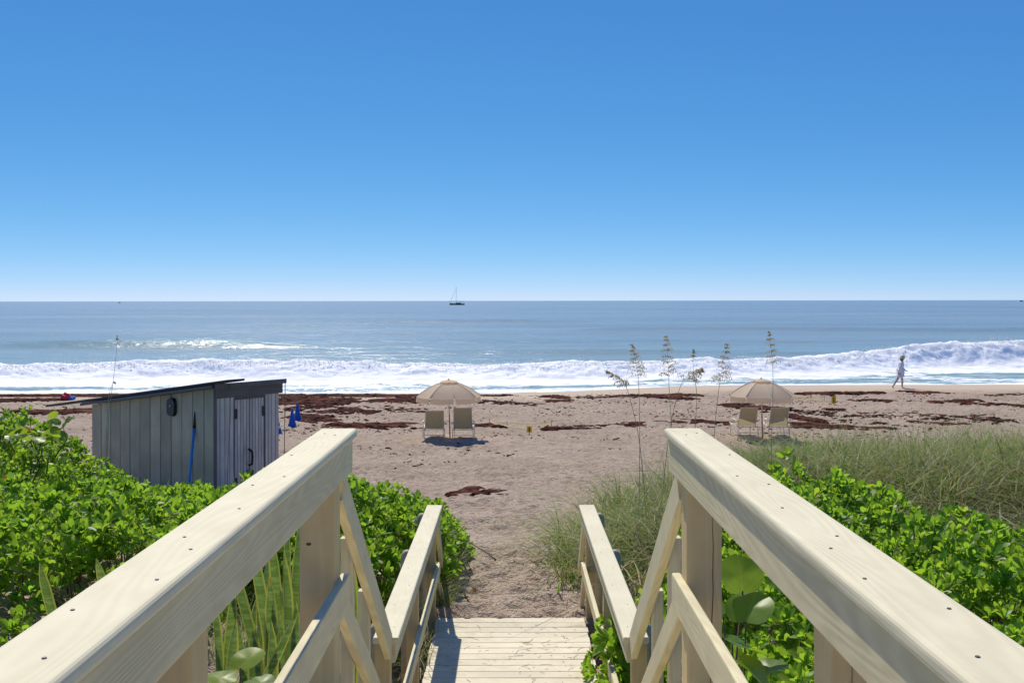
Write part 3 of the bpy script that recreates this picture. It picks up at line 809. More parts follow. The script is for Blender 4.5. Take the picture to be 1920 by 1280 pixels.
    # roof sheet with fascia, plus a loose sheet laid over the near edge
    def slab(name, a0, a1, s0, s1, lift, th, mat, parent):
        V = [P(a, s, zt(s) + lift + k) for k in (0, th) for a, s in ((a0, s0), (a1, s0), (a1, s1), (a0, s1))]
        return pyd(name, V, [(3,2,1,0),(4,5,6,7),(0,1,5,4),(1,2,6,5),(2,3,7,6),(3,0,4,7)], mat, parent)
    slab('roof', -.12, W + .02, -.13, Ln + .16, .015, .045, M['roof'], t)
    slab('fascia', -.12, W + .04, -.17, -.133, -.02, .085, M['shed_trim'], t)
    slab('roof_trim', -.16, -.123, -.10, Ln + .16, .0, .05, M['shed_trim'], t)
    slab('cover_sheet', -.10, .28, -.46, 5.35, .075, .040, M['roof'], t)
    # oval black lamp on the side wall
    lc = P(-.012, 1.22, -1.957)
    pts = []
    for k in range(28):
        a = 2*math.pi*k/28; ca, sa = math.cos(a), math.sin(a)
        pts.append((.125 * math.copysign(abs(ca)**.6, ca), .170 * math.copysign(abs(sa)**.6, sa)))
    V = [lc + E2 * u + Vector((0, 0, w)) for u, w in pts] + [lc - E1 * .05 + E2 * u * .9 + Vector((0, 0, w * .93)) for u, w in pts]
    Fs = [(k, (k+1) % 28, 28 + (k+1) % 28, 28 + k) for k in range(28)] + [tuple(range(28, 56))]
    lamp = pyd('wall_lamp', V, Fs, M['black'], t)
    V, Fs = lathe_vf([(.014, 0), (.014, .012), (.006, .018)], 10); q = (-E1).to_track_quat('Z', 'Y')
    pyd('lens', [q @ Vector(v) + lc - E1 * .05 + Vector((0, 0, .03)) for v in V], Fs, M['lens'], lamp)
    tube('cable', [P(.18, -.19, -1.50), P(.185, -.20, -1.9), P(.18, -.14, -2.6), P(.19, -.07, -3.6)], .006, M['stake'], t, 5)
    tube('cable', [P(W + .02, -.15, -1.55), P(W + .03, -.14, -1.8), P(W + .02, -.13, -2.6), P(W + .02, -.12, -3.6)], .008, M['stake'], t, 5)
build_shed()

def shed_pole():
    t = thing('shovel', 'blue handled tool with black grip leaning on the shed wall', 'tool', px(350, 960, 18.8))
    top = px(367, 770, 19.36); mid = px(364, 801, 19.33); bot = px(349, 955, 18.9)
    tube('grip', [top, mid], [.028, .032], M['black'], t, 10)
    tube('handle', [mid, bot], .024, M['blue_pole'], t, 10)
shed_pole()

# ------------------------------------------------------------------ traffic cones
def cone(name, label, x, y, h, bands=False, group='blue cones on the sand'):
    p = hit(x, y); t = thing(name, label, 'cone', p, group)
    V, Fs = lathe_vf([(.17*h/.7, .02), (.165*h/.7, .05), (.115*h/.7, .30*h), (.03, h*.97), (.024, h)], 20)
    pyd('cone_body', [Vector(v) + p for v in V], Fs, M['blue'], t, True)
    V, Fs = box_vf((-.2*h/.7, -.2*h/.7, 0), (.2*h/.7, .2*h/.7, .025)); pyd('base_plate', [Vector(v) + p for v in V], Fs, M['blue'], t)
    if bands:
        for z0 in (.25, .5, .75):
            r0 = .155 * h/.7 * (1 - z0) + .026; r1 = .155 * h/.7 * (1 - z0 - .12) + .026
            V, Fs = lathe_vf([(r0 + .006, z0*h), (r1 + .006, (z0 + .12)*h)], 20); pyd('white_band', [Vector(v) + p for v in V], Fs, M['white'], t, True)
cone('traffic_cone', 'plain blue cone on the sand, the nearer of the pair right of the shed', 547.5, 799, .66)
cone('traffic_cone', 'plain blue cone on the sand, the farther of the pair right of the shed', 557.5, 787, .68)
cone('traffic_cone', 'blue and white banded cone mostly hidden behind the shed corner', 519, 811, .70, True)

# ------------------------------------------------------------------ umbrellas and chairs
def umbrella(label, x, ytop, d, group, turn):
    zb = gz((x - VX) / F * d, d); X = (x - VX) / F * d
    t = thing('beach_umbrella', label, 'umbrella', (X, d, zb), group)
    zt = -(ytop - VY) / F * d; Rr = 1.06; rim = zt - .50
    n = 8
    def ring(f, z): return [Vector((X + Rr*f*math.cos(2*math.pi*(k + turn)/n), d + Rr*f*math.sin(2*math.pi*(k + turn)/n), z)) for k in range(n)]
    prof = [(.20, zt - .05), (.42, zt - .13), (.64, zt - .24), (.84, zt - .37), (1.0, rim)]
    rings = [ring(f, z) for f, z in prof]
    canopy = None
    for k in range(n):                          # eight panels, each sagging a little between its ribs
        V = []; Fs = []; m = 5
        for r_i, rg in enumerate(rings):
            a, b = rg[k], rg[(k + 1) % n]
            for j in range(m):
                s = j / (m - 1); p = a.lerp(b, s); sag = .030 * prof[r_i][0] * 4*s*(1-s)
                V.append(p - Vector((0, 0, sag)))
        for r_i in range(len(rings) - 1):
            for j in range(m - 1):
                q = r_i*m + j; Fs.append((q, q+1, q+m+1, q+m))
        pyd('canopy_panel', V, Fs, M['canopy'], t, True)
        # valance flap, with a notch at each rib
        a, b = rings[-1][k], rings[-1][(k + 1) % n]; V = []; Fs = []
        for j in range(m):
            s = .03 + .94 * j / (m - 1); p = a.lerp(b, s) - Vector((0, 0, .030 * 4*s*(1-s) + .004))
            o = Vector((p.x - X, p.y - d, 0)).normalized() * .012
            V += [p, p + o - Vector((0, 0, .165))]
        for j in range(m - 1): Fs.append((2*j, 2*j+1, 2*j+3, 2*j+2))
        pyd('valance', V, Fs, M['canopy'], t)
        tube('seam', [rg[k] + Vector((0, 0, .006)) for rg in rings], .008, M['seam'], t, 5)
        tube('rib', [rg[k] - Vector((0, 0, .02)) for rg in rings], .006, M['tube'], t, 5)
    # vent: small raised cap
    V = [Vector((X, d, zt + .03))] + [p + Vector((0, 0, .045 - (.018 if k % 2 else 0))) for k, p in enumerate(ring(.30, zt - .075))]
    pyd('vent_cap', V, [(0, 1 + k, 1 + (k + 1) % n) for k in range(n)], M['canopy'], t)
    V, Fs = lathe_vf([(.03, zt + .02), (.022, zt + .06), (.006, zt + .075)], 10); pyd('finial', [(v[0] + X, v[1] + d, v[2]) for v in V], Fs, M['tube'], t, True)
    V, Fs = lathe_vf([(Rr * .185, zt - .05), (Rr * .19, zt - .035)], 16); pyd('vent_mesh', [(v[0] + X, v[1] + d, v[2]) for v in V], Fs, M['hat'], t)
    tube('upper_pole', [(X + .02, d, zb + .78), (X, d, zt)], .017, M['tube'], t, 10)
    tube('lower_pole', [(X + .045, d, zb - .1), (X + .02, d, zb + .80)], .021, M['pole_wood'], t, 10)
    tube('pole_collar', [(X + .02, d, zt - .62), (X + .02, d, zt - .52)], .03, M['tube'], t, 10)
umbrella('beige beach umbrella shading two chairs in the middle of the beach', 841, 713, 34.6, 'beige beach umbrellas', .30)
umbrella('beige beach umbrella on the right, behind the tall dune grass', 1427, 712, 34.6, 'beige beach umbrellas', .12)

def chair(label, x, d, turn, hback):
    X = (x - VX) / F * d; zb = gz(X, d)
    t = thing('beach_chair', label, 'chair', (X, d, zb), 'khaki sling beach chairs')
    ca, sa = math.cos(turn), math.sin(turn)
    def T(u, v, w): return Vector((X + u*ca - v*sa, d + u*sa + v*ca, zb + w))   # v>0 is toward the sea
    w = .29; sh = .36
    top = (-.30, sh + hback)      # (v, z) top of backrest, tilted toward the viewer
    for s in (-1, 1):
        tube('back_tube', [T(s*w, .05, sh - .02), T(s*w*.98, top[0], top[1])], .014, M['tube'], t)
        tube('seat_tube', [T(s*w, .02, sh), T(s*w, 1.05, sh + .02)], .014, M['tube'], t)
        for v in (-.12, .78):
            tube('leg', [T(s*(w + .035), v, sh + .005), T(s*(w + .05), v - .03, -.08)], .014, M['tube'], t)
        tube('arm_rest', [T(s*(w + .05), -.14, sh + .20), T(s*(w + .05), .48, sh + .21)], .018, M['tube'], t)
        tube('arm_support', [T(s*(w + .05), .42, sh + .20), T(s*(w + .04), .45, sh)], .012, M['tube'], t)
        tube('side_rail', [T(s*(w + .036), -.14, sh), T(s*(w + .036), .80, sh)], .013, M['tube'], t)
    for v, z in ((-.12, sh - .01), (-.13, .17), (.78, sh - .01)):
        tube('cross_bar', [T(-w - .04, v, z), T(w + .04, v, z)], .012, M['tube'], t)
    tube('top_bar', [T(-w*.98, top[0], top[1]), T(w*.98, top[0], top[1])], .014, M['tube'], t)
    V = []; Fs = []; n = 8
    for i in range(n + 1):
        f = i / n; v = .05 + (top[0] - .05) * f; z = sh + .0 + (top[1] - sh) * f; sag = .03 * math.sin(math.pi * f)
        for u in (-1, -.33, .33, 1): V.append(T(u*w*.96, v + sag*(1 - abs(u)*.7), z))
    for i in range(n):
        for j in range(3): Fs.append((i*4+j, i*4+j+1, (i+1)*4+j+1, (i+1)*4+j))
    pyd('backrest', V, Fs, M['sling'], t, True)
    V = []; Fs = []
    for i in range(n + 1):
        f = i / n; v = .05 + 1.0 * f; z = sh + .02 * f - .035 * math.sin(math.pi * f)
        for u in (-1, -.33, .33, 1): V.append(T(u*w*.96, v, z - .01*(1 - abs(u))))
    for i in range(n):
        for j in range(3): Fs.append((i*4+j, i*4+j+1, (i+1)*4+j+1, (i+1)*4+j))
    pyd('seat', V, Fs, M['sling'], t, True)
chair('sling chair under the middle umbrella, left of its pole and slightly turned', 814, 34.3, .12, .60)
chair('taller backed sling chair under the middle umbrella, right of its pole', 868, 34.2, -.02, .70)
chair('sling chair under the right umbrella, left of its pole', 1400, 34.9, .06, .64)
chair('sling chair under the right umbrella, right of its pole', 1459, 34.9, -.05, .63)

# ------------------------------------------------------------------ small things on the beach
def marker(label, x, y, w, h, stakes, group='yellow nest markers'):
    p = hit(x, y); t = thing('nest_marker', label, 'sign', p, group)
    V, Fs = box_vf((-w/2, -.008, .05), (w/2, .008, .05 + h)); pyd('card', [Vector(v) + p for v in V], Fs, M['yellow'], t)
    V, Fs = box_vf((-.02, -.011, .05 + h*.2), (.02, -.009, .05 + h*.85)); pyd('printed_mark', [Vector(v) + p for v in V], Fs, M['black'], t)
    tube('post', [p + Vector((0, .02, -.15)), p + Vector((0, .02, .06 + h))], .012, M['stake'], t, 6)
    prev = p + Vector((0, 0, .12))
    for (a, b, hh) in stakes:
        q = hit(a, b); tube('stake', [q - Vector((0, 0, .1)), q + Vector((.01, 0, hh))], .012, M['stake'], t, 6)
        e = q + Vector((0, 0, hh * .6)); m_ = (prev + e) / 2 - Vector((0, 0, .05))
        tube('rope', [prev, m_, e], .010, M['rope'], t, 5); prev = e
marker('small yellow marker card standing on the sand between the two umbrellas', 992, 813, .17, .20, [(917, 796, .22), (950, 795, .12), (1033, 800, .24), (992, 813, .2)])
marker('small yellow marker card on the sand right of the right umbrella', 1563, 759, .20, .32, [(1490, 748, .2), (1520, 747, .2), (1545, 750, .2)])

def bag():
    p = hit(127, 748.5); t = thing('beach_bag', 'crumpled red and blue beach bag lying on the far left sand', 'bag', p)
    for nm, mat, ox, s in (('red_cloth', M['red'], -.08, (.24, .2, .30)), ('blue_cloth', M['bluef'], .17, (.17, .15, .16))):
        bm = bmesh.new(); bmesh.ops.create_icosphere(bm, subdivisions=3, radius=1)
        for v in bm.verts:
            k = 1 + .22 * math.sin(5*v.co.x + 3*v.co.z) * math.cos(4*v.co.y + ox*9)
            v.co = Vector((v.co.x*s[0]*k + ox, v.co.y*s[1]*k, max(0, (v.co.z + .75)*s[2]*.62*k))) + p
        me = bpy.data.meshes.new(nm); bm.to_mesh(me); bm.free(); me.materials.append(mat)
        o = bpy.data.objects.new(nm, me); C.objects.link(o); put(o, t)
bag()

def buoy():
    d = 178.; X = (1508 - VX)/F*d; t = thing('buoy', 'small orange buoy floating offshore on the right', 'buoy', (X, d, SEA))
    V, Fs = lathe_vf([(.05, -.2), (.22, -.05), (.27, .12), (.2, .32), (.05, .42)], 14); pyd('float', [(v[0]+X, v[1]+d, v[2]+SEA+.1) for v in V], Fs, M['orange'], t, True)
    tube('mooring_ring', [(X, d, SEA+.5), (X, d, SEA+.62)], .03, M['black'], t)
buoy()

def sailboat():
    d = 1235.; X0 = (857 - VX)/F*d; z = SEA
    t = thing('sailboat', 'dark hulled sailboat with bare mast far out near the horizon', 'sailboat', (X0, d, z))
    L_ = 17.5; V = []; Fs = []; n = 14
    for i in range(n + 1):
        f = i/n; x = -L_/2 + L_*f; b = 2.2 * math.sin(math.pi * min(1, .12 + .80*f))**.6 * (1 if f > .02 else .1); sheer = 1.55 + .45*(1-f)**2
        V += [(X0+x, d-b, z+sheer), (X0+x+(.3 if i == 0 else 0), d-b*.75, z-.3), (X0+x+(.3 if i == 0 else 0), d+b*.75, z-.3), (X0+x, d+b, z+sheer)]
    for i in range(n):
        a = i*4; Fs += [(a, a+4, a+5, a+1), (a+1, a+5, a+6, a+2), (a+2, a+6, a+7, a+3), (a+3, a+7, a+4, a)]
    Fs += [(0, 1, 2, 3), (4*n+3, 4*n+2, 4*n+1, 4*n)]
    pyd('hull', V, Fs, M['hull'], t)
    V, Fs = box_vf((X0-1, d-1.1, z+1.6), (X0+4.5, d+1.1, z+2.5)); pyd('cabin', V, Fs, M['hull'], t)
    V, Fs = box_vf((X0+3.5, d-1.4, z+3.1), (X0+8.2, d+1.4, z+3.35)); pyd('bimini', V, Fs, M['hull'], t)
    for a in (3.8, 8.0): tube('bimini_post', [(X0+a, d-1.3, z+1.6), (X0+a, d-1.3, z+3.2)], .10, M['hull'], t, 6)
    tube('mast', [(X0-1.2, d, z+1.5), (X0-1.0, d, z+21)], [.22, .15], M['mast'], t)
    tube('boom', [(X0-1.2, d, z+4.2), (X0+5, d, z+4.3)], .22, M['mast'], t)
    tube('furled_headsail', [(X0-8.2, d, z+2.2), (X0-1.1, d, z+19.5)], [.22, .10], M['sailc'], t, 6)
    tube('backstay', [(X0+8.4, d, z+1.9), (X0-1.0, d, z+20.8)], .03, M['mast'], t, 5)
sailboat()
def far_boat(label, x, d, L_):
    X0 = (x - VX)/F*d; t = thing('motor_boat', label, 'boat', (X0, d, SEA), 'small boats near the horizon')
    V = []; n = 8; Fs = []
    for i in range(n+1):
        f = i/n; b = .16*L_*math.sin(math.pi*(.15 + .8*f))**.6; V += [(X0-L_/2+L_*f, d-b, SEA+.12*L_), (X0-L_/2+L_*f, d-b*.7, SEA-.2), (X0-L_/2+L_*f, d+b*.7, SEA-.2), (X0-L_/2+L_*f, d+b, SEA+.12*L_)]
    for i in range(n):
        a = i*4; Fs += [(a, a+4, a+5, a+1), (a+1, a+5, a+6, a+2), (a+2, a+6, a+7, a+3), (a+3, a+7, a+4, a)]
    Fs += [(0, 1, 2, 3), (4*n+3, 4*n+2, 4*n+1, 4*n)]
    pyd('hull', V, Fs, M['hull'], t)
    V, Fs = box_vf((X0-.15*L_, d-.1*L_, SEA+.12*L_), (X0+.15*L_, d+.1*L_, SEA+.32*L_)); pyd('cabin', V, Fs, M['hull'], t)
far_boat('tiny boat on the horizon at the far right edge', 1915, 3200, 12)
far_boat('tiny boat on the horizon far left, above the shed', 224, 3000, 8)

# ------------------------------------------------------------------ walker
def skin_mesh(name, joints, edges, mat, parent, root=0, sub=2):
    """joints: name -> (co, radius or (rx, ry)); one continuous skinned surface"""
    keys = list(joints); idx = {k: i for i, k in enumerate(keys)}
    me = bpy.data.meshes.new(name); me.from_pydata([tuple(joints[k][0]) for k in keys], [(idx[a], idx[b]) for a, b in edges], []); me.update()
    o = bpy.data.objects.new(name, me); C.objects.link(o); me.materials.append(mat)
    o.modifiers.new('skin', 'SKIN').use_smooth_shade = True
    if not me.skin_vertices: me.attributes  # layer is made with the modifier below
    bm = bmesh.new(); bm.from_mesh(me); lay = bm.verts.layers.skin.verify(); bm.verts.ensure_lookup_table()
    for k in keys:
        r = joints[k][1]; r = r if isinstance(r, tuple) else (r, r)
        bm.verts[idx[k]][lay].radius = r; bm.verts[idx[k]][lay].use_root = (idx[k] == root)
    bm.to_mesh(me); bm.free()
    s = o.modifiers.new('sub', 'SUBSURF'); s.levels = sub; s.render_levels = sub
    return put(o, parent)

def person():
    d = 56.2; X = (1688 - VX)/F*d; zb = -4.665
    t = thing('person', 'person in a pale printed long sleeved top and sun hat walking along the waterline', 'person', (X, d, zb))
    W = lambda x, y, z: Vector((X + x, d + y, zb + z))           # walking toward +x
    J = {'pelvis': (W(0, 0, .90), (.15, .12)), 'waist': (W(.01, 0, 1.04), (.13, .11)), 'chest': (W(.035, 0, 1.24), (.15, .13)), 'neckb': (W(.06, 0, 1.40), (.08, .07)),
         'neck': (W(.085, 0, 1.46), .052), 'chin': (W(.11, 0, 1.53), (.075, .07)), 'head': (W(.115, 0, 1.60), (.095, .085)), 'crown': (W(.105, 0, 1.69), (.07, .07)),
         'nose': (W(.215, 0, 1.56), .018)}
    E = [('pelvis', 'waist'), ('waist', 'chest'), ('chest', 'neckb'), ('neckb', 'neck'), ('neck', 'chin'), ('chin', 'head'), ('head', 'crown'), ('head', 'nose')]
    # legs: rear (far pushing off) and front (planted)
    legs = {'l': [(-.01, -.09, .84, .095), (-.20, -.10, .50, .065), (-.27, -.10, .38, .06), (-.44, -.09, .12, .040), (-.40, -.09, .03, .035), (-.34, -.09, .015, .028)],
            'r': [(.02, .09, .84, .095), (.13, .10, .48, .063), (.14, .10, .36, .062), (.12, .10, .09, .040), (.19, .10, .035, .036), (.29, .10, .02, .028)]}
    for s, pts in legs.items():
        prev = 'pelvis'
        for i, (x, y, z, r) in enumerate(pts):
            k = 'leg%s%d' % (s, i); J[k] = (W(x, y, z), r); E.append((prev, k)); prev = k
    arms = {'l': [(.03, -.19, 1.36, .062), (-.09, -.23, 1.10, .045), (-.13, -.22, .86, .032), (-.13, -.22, .79, .036)],
            'r': [(.05, .19, 1.36, .062), (.14, .22, 1.10, .045), (.33, .20, .95, .032), (.40, .19, .92, .036)]}
    for s, pts in arms.items():
        prev = 'neckb'
        for i, (x, y, z, r) in enumerate(pts):
            k = 'arm%s%d' % (s, i); J[k] = (W(x, y, z), r); E.append((prev, k)); prev = k
        dv = (Vector(pts[3][:3]) - Vector(pts[2][:3])).normalized(); base = Vector(pts[3][:3]); sd = Vector((0, 1, 0)); up = dv.cross(sd)
        for f, (o_, l_) in enumerate(((-.028, .07), (-.010, .085), (.010, .08), (.028, .06), (.0, .05))):
            m_ = base + dv * .03 + sd * o_ if f < 4 else base + up * .03
            e_ = m_ + dv * l_ * .8 + up * (.015 if f < 4 else .03)
            J['f%s%da' % (s, f)] = (W(*m_), .010); J['f%s%db' % (s, f)] = (W(*e_), .008)
            E += [(prev, 'f%s%da' % (s, f)), ('f%s%da' % (s, f), 'f%s%db' % (s, f))]
    skin_mesh('body', J, E, M['skin'], t, 0)
    # clothes: same skeleton, fuller
    S = {k: J[k] for k in ('waist', 'chest', 'neckb', 'pelvis')}
    S = {'pelvis': (W(0, 0, .83), (.215, .175)), 'waist': (W(.01, 0, 1.02), (.185, .155)), 'chest': (W(.035, 0, 1.24), (.19, .165)), 'neckb': (W(.06, 0, 1.40), (.10, .09)), 'hem': (W(-.005, 0, .70), (.225, .185))}
    SE = [('pelvis', 'waist'), ('waist', 'chest'), ('chest', 'neckb'), ('pelvis', 'hem')]
    for s, pts in arms.items():
        prev = 'neckb'
        for i, (x, y, z, r) in enumerate(pts[:3]):
            S['a%s%d' % (s, i)] = (W(x, y, z), r + .028); SE.append((prev, 'a%s%d' % (s, i))); prev = 'a%s%d' % (s, i)
    skin_mesh('shirt', S, SE, M['shirt'], t, 0)
    Q = {'p': (W(0, 0, .88), (.17, .15))}; QE = []
    for s, pts in legs.items():
        prev = 'p'
        for i in range(2):
            x, y, z, r = pts[i]
            if i == 1: z += .06; x *= .88
            Q['q%s%d' % (s, i)] = (W(x, y, z), r + .022); QE.append((prev, 'q%s%d' % (s, i))); prev = 'q%s%d' % (s, i)
    skin_mesh('shorts', Q, QE, M['shorts'], t, 0)
    V, Fs = lathe_vf([(.105, 1.57), (.118, 1.62), (.115, 1.66), (.104, 1.72), (.06, 1.755), (.01, 1.76)], 18)
    hat = pyd('hat', [W(v[0] + .105, v[1], v[2]) for v in V], Fs, M['hat'], t, True)
    V = []; Fs = []; n = 20
    for k in range(n):
        a = 2*math.pi*k/n; ex = .10 * max(0, math.cos(a)); V += [W(.105 + .11*math.cos(a), .11*math.sin(a), 1.66), W(.105 + (.15 + ex)*math.cos(a), .16*math.sin(a), 1.63)]
    for k in range(n): Fs.append((2*k, 2*k+1, 2*((k+1) % n)+1, 2*((k+1) % n)))
    pyd('hat_brim', V, Fs, M['hat'], hat)
    V, Fs = lathe_vf([(.07, 1.47), (.10, 1.54), (.108, 1.62), (.09, 1.68)], 14); pyd('hair', [W(v[0] + .075, v[1], v[2]) for v in V], Fs, M['hair'], t, True)
person()

# ------------------------------------------------------------------ plants
def leaf_grid(L_, wd, prof, curl, cup, rows, cols=3):
    """one leaf along +X from the origin, lying in XY, bending in Z; returns verts, faces, luv (across, along)"""
    V = []; A = []
    for i in range(rows):
        t = i / (rows - 1); w = np.interp(t, [p[0] for p in prof], [p[1] for p in prof]) * wd / 2
        for j in range(cols):
            c = -1 + 2 * j / (cols - 1); V.append((L_ * t, c * w, curl * t * t * L_ + cup * abs(c) * w)); A.append((c, t))
    Fc = []
    for i in range(rows - 1):
        for j in range(cols - 1): q = i*cols + j; Fc.append((q, q+cols, q+cols+1, q+1))
    return np.array(V), np.array(Fc), np.array(A)

NP = [(0, .18), (.25, .42), (.5, .78), (.72, 1.0), (.9, .82), (1, .34)]
def rosette(rng, rows, cols, nl):
    Vs = []; Fs = []; As = []; o = 0
    for k in range(nl):
        f = k / (nl - 1)                      # 0 = inner, upright; 1 = outer, spread
        L_ = rng.uniform(.085, .125) * (.62 + .5 * min(1, f * 1.6)); az = k * 2.399 + rng.uniform(-.3, .3)
        el = R(84 - 54 * f ** 1.15 + rng.uniform(-9, 9))
        v, fc, a = leaf_grid(L_, L_ * rng.uniform(.42, .54), NP, rng.uniform(-.30, .12), rng.uniform(.15, .35), rows, cols)
        ce, se = math.cos(el), math.sin(el)
        x = v[:, 0] * ce - v[:, 2] * se; z = v[:, 0] * se + v[:, 2] * ce
        ca, sa = math.cos(az), math.sin(az); y = v[:, 1]
        q = np.stack([x * ca - y * sa + .008 * ca, x * sa + y * ca + .008 * sa, z - .02 * f], 1)
        Vs.append(q); Fs.append(fc + o); o += len(q)
        As.append(np.concatenate([a, np.full((len(a), 1), rng.random() * .55)], 1))
    return np.concatenate(Vs), np.concatenate(Fs), np.concatenate(As)
ROS_HI = []
for i in range(7):
    v, f, a = rosette(RNG, 6, 3, 13 + i % 3)
    ROS_HI.append(fast('leaf_cluster', v, f, M['naupaka'], attr={'luv': a}, mesh_only=True))
ROS_LO = [rosette(RNG, 4, 2, 11) for i in range(10)]

def frames(Nv, rng, n):
    """rotation matrices (n,3,3) whose third column is Nv, spun at random"""
    a = rng.normal(size=(n, 3)); X = a - Nv * (a * Nv).sum(1, keepdims=True); X /= np.linalg.norm(X, axis=1, keepdims=True)
    return np.stack([X, np.cross(Nv, X), Nv], 2)

def blades(n, P, h, w, droop, rng, seg=4, lean=.35):
    """grass ribbons: P (n,3) roots, h heights, w widths, droop amounts"""
    az = rng.uniform(0, 2*np.pi, n); dirx = np.cos(az); diry = np.sin(az)
    wa = az + np.pi/2 + rng.normal(0, .5, n)
    out = []
    l0 = np.abs(rng.normal(0, lean, n))
    for i in range(seg + 1):
        t = i / seg; hor = h * (l0 * t + droop * t * t); up = h * (t - .55 * droop * t**2.4)
        c = P + np.stack([dirx * hor, diry * hor, up], 1)
        ww = w * (1 - t * .92) * .5
        o = np.stack([np.cos(wa) * ww, np.sin(wa) * ww, 0 * ww], 1); out += [c - o, c + o]
    V = np.stack(out, 1).reshape(-1, 3); k = 2 * (seg + 1); b = (np.arange(n) * k)[:, None]
    Fc = np.concatenate([b + np.array([[2*i, 2*i+1, 2*i+3, 2*i+2]]) for i in range(seg)])
    luv = np.zeros((n * k, 3)); luv[:, 2] = np.repeat(rng.random(n), k); luv[:, 1] = np.tile(np.repeat(np.linspace(0, 1, seg+1), 2), n)
    return V, Fc, luv

def shrub(name, label, xr, dr, mask, height, seed, spacing=.097, nobj=300, group='beach shrubs with bright green leaves', clear=.80):
    """one spreading shrub mass: canopy surface = ground + height(x, d) where mask(x, d) > 0"""
    rng = np.random.default_rng(seed)
    gx, gd = np.meshgrid(np.arange(xr[0], xr[1], spacing), np.arange(dr[0], dr[1], spacing))
    gx = gx.ravel() + rng.uniform(-.5, .5, gx.size) * spacing; gd = gd.ravel() + rng.uniform(-.5, .5, gd.size) * spacing
    def top(x, d):
        m = np.clip(mask(x, d), 0, 1)
        lum = .34 * (fbm(x * 1.5, d * 1.5, 2, seed) - .5) + .50 * (fbm(x * 3.2, d * 3.2, 2, seed + 3) - .5)
        return ground(x, d) + (height(x, d) + lum * 1.15) * np.sqrt(m)
    m = mask(gx, gd); k = m > .03; gx, gd, m = gx[k], gd[k], m[k]
    # keep what the camera (or a step aside) could see
    k = np.abs(gx) < .60 * gd + 1.5; gx, gd, m = gx[k], gd[k], m[k]
    z = top(gx, gd); e = .06
    nx = -(top(gx + e, gd) - top(gx - e, gd)) / (2*e); ny = -(top(gx, gd + e) - top(gx, gd - e)) / (2*e)
    P = np.stack([gx, gd, z], 1); Nn = np.stack([.55*nx, .55*ny, np.ones_like(nx) * 1.0], 1)
    gap = fbm(gx * 2.2, gd * 2.2, 2, seed + 9)
    keep = gap > .30 + .12 * (1 - sstep(8.5, 10.5, gd)) * (gx < -1); P, Nn, m = P[keep], Nn[keep], m[keep]
    P[:, 2] += rng.normal(0, .035, len(P))
    # second, deeper layer filling the sides
    j = rng.random(len(P)) < .75; P2 = P[j].copy(); P2[:, 2] -= rng.uniform(.10, .42, len(P2)) * np.sqrt(np.clip(m[j], 0, 1)); P2[:, :2] += rng.normal(0, .06, (len(P2), 2))
    lowcut = ground(P2[:, 0], P2[:, 1]) + .03; ok = P2[:, 2] > lowcut; P2 = P2[ok]; N2 = Nn[j][ok] + rng.normal(0, .55, (len(P2), 3))
    Pa = np.concatenate([P, P2]); Na = np.concatenate([Nn + rng.normal(0, .28, (len(P), 3)), N2]); Na[:, 2] = np.maximum(Na[:, 2], .15)
    # stay clear of the boardwalk
    on = (np.abs(Pa[:, 0]) < clear) & (Pa[:, 1] < 10.25); Pa, Na = Pa[~on], Na[~on]
    Na[:, 1] -= .15; Na /= np.linalg.norm(Na, axis=1, keepdims=True); n = len(Pa)
    Rm = frames(Na, rng, n); S = rng.uniform(.58, 1.05, n)
    c = Pa.mean(0); t = thing(name, label, 'shrub', (float(c[0]), float(c[1]), gz(c[0], c[1])), group)
    # the clusters that show largest become objects of their own
    sxp = VX + F * Pa[:, 0] / Pa[:, 1]; syp = VY - F * Pa[:, 2] / Pa[:, 1]
    vis = (sxp > -20) & (sxp < 1940) & (syp > 700) & (syp < 1300)
    score = np.where(vis, Pa[:, 1] / S, 1e9); score[len(P):] += 1.5
    order = np.argsort(score)[:nobj]
    for i in order:
        ob = bpy.data.objects.new('leaf_cluster', ROS_HI[i % 7]); C.objects.link(ob)
        Mx = Matrix([list(map(float, r)) for r in Rm[i]]).to_4x4(); Mx = Mx @ Matrix.Diagonal((S[i], S[i], S[i], 1)); Mx.translation = Vector(map(float, Pa[i]))
        ob.matrix_basis = Mx; put(ob, t)
    rest = np.ones(n, bool); rest[order] = False; ids = np.nonzero(rest)[0]
    Vs = []; Fs = []; As = []; o = 0
    pick = rng.integers(0, len(ROS_LO), len(ids))
    for v in range(len(ROS_LO)):
        s_ = ids[pick == v]
        if not len(s_): continue
        rv, rf, ra = ROS_LO[v]
        q = np.einsum('nij,vj->nvi', Rm[s_] * S[s_][:, None, None], rv) + Pa[s_][:, None, :]
        a = np.repeat(ra[None], len(s_), 0).copy(); a[:, :, 2] = (a[:, :, 2] + rng.random(len(s_))[:, None] * .8) % 1.0
        Vs.append(q.reshape(-1, 3)); Fs.append((rf[None] + (np.arange(len(s_)) * len(rv))[:, None, None]).reshape(-1, 4) + o); As.append(a.reshape(-1, 3)); o += len(s_) * len(rv)
    if Vs:
        fo = fast('foliage', np.concatenate(Vs), np.concatenate(Fs), M['naupaka'], t, attr={'luv': np.concatenate(As)}); fo['kind'] = 'stuff'
    # woody stems under the leaves
    parts = []; ns = min(500, n // 6)
    for i in rng.choice(n, ns, replace=False):
        p = Vector(map(float, Pa[i])); g0 = gz(p.x, p.y)
        b = Vector((p.x + rng.normal(0, .18), p.y + rng.normal(0, .18), g0 - .05))
        if abs(b.x) < .80 and b.y < 10.2: continue
        parts.append(tube_vf([b, (b + p) / 2 + Vector((rng.normal(0, .04), rng.normal(0, .04), 0)), p], [.010, .007, .004], 4, False))
